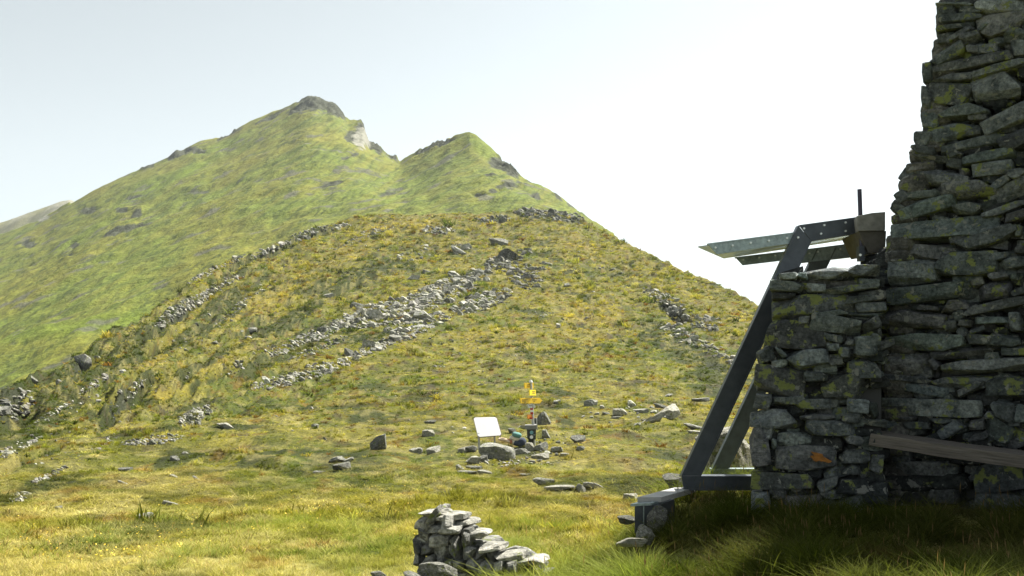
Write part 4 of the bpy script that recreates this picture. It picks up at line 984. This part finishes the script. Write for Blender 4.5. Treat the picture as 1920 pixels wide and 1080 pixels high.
ruin.location = (A0[0], A0[1], -2.1)
# ------------------------------------------------------------------ grass: real blades, instanced tufts
def blade_mesh(name, n, h, spread, width, lean, g, segs=3, head=False, curl=.5):
    V = []; Fq = []; Cc_ = []
    for _ in range(n):
        a = g.uniform(0, 2 * math.pi); r_ = spread * math.sqrt(g.random()); bx, by = r_ * math.cos(a), r_ * math.sin(a)
        H = h * g.uniform(.55, 1.15); dl = g.uniform(0, 2 * math.pi); ln = lean * g.uniform(.2, 1.2); w = width * g.uniform(.7, 1.3)
        sd_ = g.uniform(0, math.pi); wx, wy = math.cos(sd_) * w, math.sin(sd_) * w; k0 = len(V); tone = g.uniform(.7, 1.3)
        dry = g.random() < .22
        for s in range(segs + 1):
            t = s / segs; off = ln * H * (t + curl * t * t); z = H * t * (1 - .35 * ln * t)
            x = bx + math.cos(dl) * off; y = by + math.sin(dl) * off; ww = (1 - t ** 1.5) if s < segs else .08
            V += [(x - wx * ww, y - wy * ww, z), (x + wx * ww, y + wy * ww, z)]
            c = np.array([1, 1, 1.]) * tone * (.75 + .45 * t)
            if dry: c = c * np.array([1.4, 1.3, 1.5])
            Cc_ += [c, c]
        for s in range(segs): q = k0 + 2 * s; Fq.append((q, q + 1, q + 3, q + 2))
        if head and g.random() < .8:
            k1 = len(V); rr_ = g.uniform(.8, 1.3) * width * 2.6; hh_ = H * .16
            for (dx_, dy_, dz_) in ((-1, 0, .4), (0, -1, .4), (1, 0, .4), (0, 1, .4), (0, 0, -0.6), (.3, 0, 1.1)):
                V.append((x + dx_ * rr_, y + dy_ * rr_, z + dz_ * hh_)); Cc_.append(np.array([1.9, 1.5, 1.7]))
            for (i, j) in ((0, 1), (1, 2), (2, 3), (3, 0)):
                Fq.append((k1 + i, k1 + j, k1 + 5, k1 + 5)); Fq.append((k1 + j, k1 + i, k1 + 4, k1 + 4))
    me = bpy.data.meshes.new(name)
    me.from_pydata([tuple(v) for v in V], [], [tuple(dict.fromkeys(q)) for q in Fq]); me.update()
    a = me.color_attributes.new("shade", 'FLOAT_COLOR', 'POINT'); cc = np.ones((len(V), 4), np.float32); cc[:, :3] = np.array(Cc_); a.data.foreach_set("color", cc.ravel())
    return me
M_GRASS, nt, b = newmat("grass_blades")
nt.nodes.remove(b)
ai = N(nt, "ShaderNodeAttribute", attribute_name="tcol"); ai.attribute_type = 'INSTANCER'
ash = N(nt, "ShaderNodeAttribute", attribute_name="shade")
cm = mixnode(nt, 'MULTIPLY', 1.0, ai.outputs["Color"], ash.outputs["Color"])
df = N(nt, "ShaderNodeBsdfDiffuse"); tr = N(nt, "ShaderNodeBsdfTranslucent"); mx = N(nt, "ShaderNodeMixShader"); mx.inputs[0].default_value = .34
nt.links.new(cm, df.inputs[0]); nt.links.new(mixnode(nt, 'MULTIPLY', 1.0, cm, (1.15, 1.2, .6, 1)), tr.inputs[0]); nt.links.new(df.outputs[0], mx.inputs[1]); nt.links.new(tr.outputs[0], mx.inputs[2]); nt.links.new(mx.outputs[0], nt.nodes["Material Output"].inputs[0])
gg = np.random.default_rng(3)
def proto_collection(name, meshes):
    c = bpy.data.collections.new(name)
    for k, me in enumerate(meshes):
        me.materials.append(M_GRASS); o = bpy.data.objects.new("%s_%02d" % (name, k), me); c.objects.link(o)
    return c
C_NEAR = proto_collection("near_tufts", [blade_mesh("tuft", 40, .13, .11, .0034, .85, gg, 3) for _ in range(4)] + [blade_mesh("tuft", 56, .27, .08, .0042, 1.05, gg, 5, False, .8) for _ in range(3)] + [blade_mesh("stems", 7, .36, .10, .0014, .55, gg, 5, True, .9) for _ in range(3)])
C_FAR = proto_collection("far_tufts", [blade_mesh("tuft", 22, .70, .40, .055, .6, gg, 2) for _ in range(6)])
def instancer(name, pts, rot, scl, idx_, col3, coll, **props):
    me = bpy.data.meshes.new(name); me.vertices.add(len(pts)); me.vertices.foreach_set("co", np.asarray(pts, np.float32).ravel())
    for nm, ty, dat, key in (("rot", 'FLOAT_VECTOR', rot, "vector"), ("scl", 'FLOAT_VECTOR', scl, "vector"), ("idx", 'INT', idx_, "value")):
        a = me.attributes.new(nm, ty, 'POINT'); a.data.foreach_set(key, np.asarray(dat, np.int32 if ty == 'INT' else np.float32).ravel())
    a = me.attributes.new("tcol", 'FLOAT_COLOR', 'POINT'); cc = np.ones((len(pts), 4), np.float32); cc[:, :3] = col3; a.data.foreach_set("color", cc.ravel())
    o = link(name, me, **props)
    ng = bpy.data.node_groups.new(name + "_nodes", 'GeometryNodeTree')
    ng.interface.new_socket("Geometry", in_out='INPUT', socket_type='NodeSocketGeometry'); ng.interface.new_socket("Geometry", in_out='OUTPUT', socket_type='NodeSocketGeometry')
    gi = ng.nodes.new("NodeGroupInput"); go = ng.nodes.new("NodeGroupOutput")
    ci = ng.nodes.new("GeometryNodeCollectionInfo"); ci.inputs[0].default_value = coll; ci.inputs[1].default_value = True; ci.inputs[2].default_value = True
    ip = ng.nodes.new("GeometryNodeInstanceOnPoints"); ip.inputs["Pick Instance"].default_value = True
    def na(nm, ty):
        n = ng.nodes.new("GeometryNodeInputNamedAttribute"); n.data_type = ty; n.inputs[0].default_value = nm; return [s_ for s_ in n.outputs if s_.enabled][0]
    er = ng.nodes.new("FunctionNodeEulerToRotation")
    ng.links.new(gi.outputs[0], ip.inputs["Points"]); ng.links.new(ci.outputs[0], ip.inputs["Instance"])
    ng.links.new(na("rot", 'FLOAT_VECTOR'), er.inputs[0]); ng.links.new(er.outputs[0], ip.inputs["Rotation"])
    ng.links.new(na("scl", 'FLOAT_VECTOR'), ip.inputs["Scale"]); ng.links.new(na("idx", 'INT'), ip.inputs["Instance Index"])
    ng.links.new(ip.outputs[0], go.inputs[0])
    md = o.modifiers.new("scatter", 'NODES'); md.node_group = ng
    return o
def on_rock(X, Y):     # keep grass out of the masonry footprints
    a = X - (T_P0[0] - (Y - T_P0[1]) * (T_N[1] / T_N[0])) ; inside_t = (np.stack([X, Y, 0 * X], -1) - T_P0) @ T_N < -.05
    inside_b = ((np.stack([X, Y, 0 * X - 1], -1) - B_P0) @ B_N < -.05) & (X > 2.15) & (Y < 9.0)
    return (inside_t & (X > 3.2) & (Y < 12) & (X < 9)) | inside_b | ((X > .98) & (X < 1.38) & (Y > 7.2) & (Y < 8.4))
# near field
def near_points(n, y0, y1, g):
    Yp = np.exp(g.uniform(math.log(y0), math.log(y1), n)); Xp = g.uniform(-.66, .66, n) * (Yp + .9)
    return Xp, Yp
gs = np.random.default_rng(21)
X_, Y_ = near_points(15000, 3.0, 17.0, gs)
k = ~on_rock(X_, Y_); X_, Y_ = X_[k], Y_[k]
Z_, px, row, c1, B, C, mtn = height(X_, Y_, info=True)
cl = ground_colour(X_, Y_, px, row, mtn & False, c1)
n_r = 900; xr_ = gs.uniform(-1.3, 1.1, n_r); yr_ = gs.uniform(6.9, 7.95, n_r)
ruinz = sstep(-1.2, -.8, X_) * sstep(1.2, .7, X_) * sstep(6.6, 7.2, Y_) * sstep(8.2, 7.8, Y_)
tall = fbm(X_ / .9, Y_ / .9, 3, 4) - .10 * sstep(0, -1, X_) + .16 * sstep(0.0, .8, X_) * (Y_ < 10) + .12 * (Y_ < 5.5) * (X_ > 0) + .2 * ruinz
u = gs.random(len(X_))
ix = np.where(tall > .60, np.where(u < .62, 4 + (u * 77).astype(int) % 3, np.where(u < .965, (u * 91).astype(int) % 4, 7 + (u * 53).astype(int) % 3)), np.where(u < .975, (u * 91).astype(int) % 4, 7 + (u * 53).astype(int) % 3))
sc0 = gs.uniform(.7, 1.25, len(X_)) * np.clip(.62 + Y_ / 30, .7, 1.2) * (1 - .35 * sstep(9, 5, X_ * 0 + Y_) * (X_ < 0))
short = np.where((X_ < -.2) | (Y_ > 10), .72, 1.0)
dry = np.clip(fbm(X_ / 1.3 + 7, Y_ / 1.6, 3, 2) * 2.6 - .95 + .35 * (X_ < .4), 0, 1) * .75
cl = cl * (1 - dry[:, None]) + STRAW * dry[:, None]
cl = cl * gs.uniform(.8, 1.5, (len(X_), 1)) * np.where(X_ < .6, 1.30, 1.0)[:, None]; cl = np.where((ix >= 7)[:, None], STRAW * .9, cl); cl = np.where(((ix >= 4) & (ix < 7))[:, None], cl * .35 + np.array([.12, .17, .02]) * .75, cl)
shd = sstep(.7, 1.6, X_) * sstep(9.8, 9.0, Y_) * sstep(4.6, 5.8, Y_)  # the hut's shadow, painted into the mound grass as a darker colour
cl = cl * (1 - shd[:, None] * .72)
Zr_, pxr, rowr, c1r, Br, Cr, mr_ = height(xr_, yr_, info=True)
clr = ground_colour(xr_, yr_, pxr, rowr, mr_ & False, c1r) * .5 + np.array([.12, .16, .03]) * .6
instancer("tall_grass", np.stack([xr_, yr_, Zr_ - .01], -1), np.stack([gs.normal(size=n_r) * .15, gs.normal(size=n_r) * .15, gs.uniform(0, 6.28, n_r)], -1), (gs.uniform(.8, 1.35, n_r) * (.5 + .5 * sstep(-.6, .4, xr_)))[:, None] * np.ones(3), 4 + gs.integers(0, 3, n_r), clr * gs.uniform(.8, 1.5, (n_r, 1)), C_NEAR, kind="stuff")
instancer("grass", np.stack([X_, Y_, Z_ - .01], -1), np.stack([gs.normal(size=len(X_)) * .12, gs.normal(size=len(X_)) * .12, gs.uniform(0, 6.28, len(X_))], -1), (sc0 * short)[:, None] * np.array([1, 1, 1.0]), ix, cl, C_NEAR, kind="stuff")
n = 9000
Yp = np.exp(gs.uniform(math.log(14), math.log(27), n)); Xp = gs.uniform(-.62, .40, n) * Yp
Zp, px, row, c1, B, C, mtn = height(Xp, Yp, info=True)
cl = ground_colour(Xp, Yp, px, row, mtn & False, c1); dr_ = np.clip(fbm(Xp / 1.3 + 7, Yp / 1.6, 3, 2) * 2.2 - .9, 0, 1)[:, None] * .5
cl = (cl * (1 - dr_) + STRAW * dr_) * gs.uniform(.9, 1.6, (n, 1)); sz = gs.uniform(.9, 1.5, n) * np.array(1.0)
instancer("short_grass", np.stack([Xp, Yp, Zp - .02], -1), np.stack([gs.normal(size=n) * .15, gs.normal(size=n) * .15, gs.uniform(0, 6.28, n)], -1), np.stack([sz * 1.3, sz * 1.3, sz * .48], -1), gs.integers(0, 4, n), cl, C_NEAR, kind="stuff")
# hill tussocks out to the crest of the spur: roughly even over the hillside as seen, larger with distance
n = 125000
Yt = gs.uniform(0, 1, n); ci_ = gs.integers(52, 905, n); smax = S[ci_]
s0 = np.interp(math.log(11.0), _lf, _cum)
Yp = np.exp(np.interp(s0 + Yt * (smax - s0) * .999, _cum, _lf)); Xp = (tt[ci_] + gs.uniform(-.0007, .0007, n)) * (Yp + 2.6 * np.exp(-Yp / 60))
Z_, px, row, c1, B, C, mtn = height(Xp, Yp, info=True)
gr = rockmask(px, row, GROCK); keep = (gr < 1.45) & ~on_rock(Xp, Yp) & (gs.random(n) < .85)
Xp, Yp, Z_, px, row, c1 = [a[keep] for a in (Xp, Yp, Z_, px, row, c1)]
cl = ground_colour(Xp, Yp, px, row, np.zeros(len(Xp), bool), c1) * np.clip(gs.lognormal(.32, .34, (len(Xp), 1)), .4, 2.0)
cl = cl * np.where(Yp < 26, .82, 1.0)[:, None]
sz = np.clip(4.6 * Yp / F, .075, .95) * gs.lognormal(0, .38, len(Xp)) * (1 + .5 * sstep(30, 12, Yp))
tus = fbm(Xp / 2.4, Yp / 3, 3, 12)
hz = sz * (.62 + 1.0 * sstep(.55, .72, tus))
instancer("grass_tussocks", np.stack([Xp, Yp, Z_ - .02], -1), np.stack([gs.normal(size=len(Xp)) * .15, gs.normal(size=len(Xp)) * .15, gs.uniform(0, 6.28, len(Xp))], -1), np.stack([sz * 1.15, sz * 1.15, hz], -1), gs.integers(0, 6, len(Xp)), cl, C_FAR, kind="stuff")
n = 2600
ci_ = gs.integers(52, 905, n); s1_ = np.interp(math.log(22.0), _lf, _cum)
Yp = np.exp(np.interp(s1_ + gs.uniform(0, 1, n) ** .8 * (S[ci_] - s1_) * .99, _cum, _lf)); Xp = tt[ci_] * (Yp + 2.6 * np.exp(-Yp / 60))
kp = fbm(Xp / 5, Yp / 7, 3, 9) + .25 * fbm(Xp, Yp, 2, 3) > .60
Xp, Yp = Xp[kp], Yp[kp]; k0_ = ~on_rock(Xp, Yp); Xp, Yp = Xp[k0_], Yp[k0_]
Zp, px, row, c1, B, C, mtn = height(Xp, Yp, info=True)
pick = gs.random(len(Xp)); cl = np.where((pick < .55)[:, None], GREEN * .75, np.where((pick < .8)[:, None], RUST * 1.0, GOLD * 1.1)) * gs.uniform(.6, 1.4, (len(Xp), 1))
sz = np.clip(11 * Yp / F, .16, 1.7) * gs.lognormal(0, .3, len(Xp))
instancer("sedge_clumps", np.stack([Xp, Yp, Zp - .03], -1), np.stack([gs.normal(size=len(Xp)) * .1, gs.normal(size=len(Xp)) * .1, gs.uniform(0, 6.28, len(Xp))], -1), np.stack([sz * 1.1, sz * 1.1, sz * .8], -1), gs.integers(0, 6, len(Xp)), cl, C_FAR, kind="stuff")
# yellow flowers sprinkled in the meadow
fx = []; 
FL = [(200, 1030, 200, 40, 0, 130), (640, 950, 160, 30, 0, 110), (420, 985, 200, 30, 0, 70), (760, 920, 90, 30, 0, 70), (860, 1000, 120, 30, 0, 12), (350, 960, 120, 40, 0, 40), (1080, 640, 120, 40, 0, 60), (820, 870, 60, 10, 0, 16), (60, 980, 60, 40, 0, 20)]
V = []; Fq = []
for q in FL:
    x, y = inell(q[:5], q[5], g2); hh = hit(x, y)
    for p in hh:
        r_ = (.007 + .009 * g2.random()) * (1 if p[1] < 20 else p[1] / 28); z0 = p[2] + g2.uniform(.06, .13) * (1 if p[1] < 20 else 1.5); kk = len(V); a0 = g2.uniform(0, 6)
        tx, ty = g2.normal(size=2) * .35
        V.append((p[0], p[1], z0 + r_ * .3))
        for m_ in range(8):
            t = a0 + m_ * math.pi / 4; rr_ = r_ * (1 if m_ % 2 else .7); V.append((p[0] + math.cos(t) * rr_, p[1] + math.sin(t) * rr_, z0 + rr_ * (tx * math.cos(t) + ty * math.sin(t))))
        for m_ in range(8): Fq.append((kk, kk + 1 + m_, kk + 1 + (m_ + 1) % 8))
link("flowers", mesh_np("flowers", np.array(V), np.array(Fq), simple("yellow_petals", (.80, .52, .02), .6, 0, .1)), kind="stuff")
# ------------------------------------------------------------------ summer haze
HAZE = 0.00010
if HAZE > 0:
    me = bpy.data.meshes.new("haze"); x0, x1, y0, y1, z0, z1 = -1900, 1900, -60, 1900, -420, 420
    v = [(x, y, z) for z in (z0, z1) for y in (y0, y1) for x in (x0, x1)]
    me.from_pydata(v, [], [(0, 2, 3, 1), (4, 5, 7, 6), (0, 1, 5, 4), (2, 6, 7, 3), (0, 4, 6, 2), (1, 3, 7, 5)]); me.update()
    hm = bpy.data.materials.new("haze"); hm.use_nodes = True; hn = hm.node_tree
    hn.nodes.remove(hn.nodes["Principled BSDF"]); pv = hn.nodes.new("ShaderNodeVolumePrincipled")
    pv.inputs["Color"].default_value = (.86, .92, 1, 1); pv.inputs["Density"].default_value = HAZE; pv.inputs["Anisotropy"].default_value = .3
    hn.links.new(pv.outputs[0], hn.nodes["Material Output"].inputs["Volume"]); me.materials.append(hm)
    link("haze", me, kind="stuff")
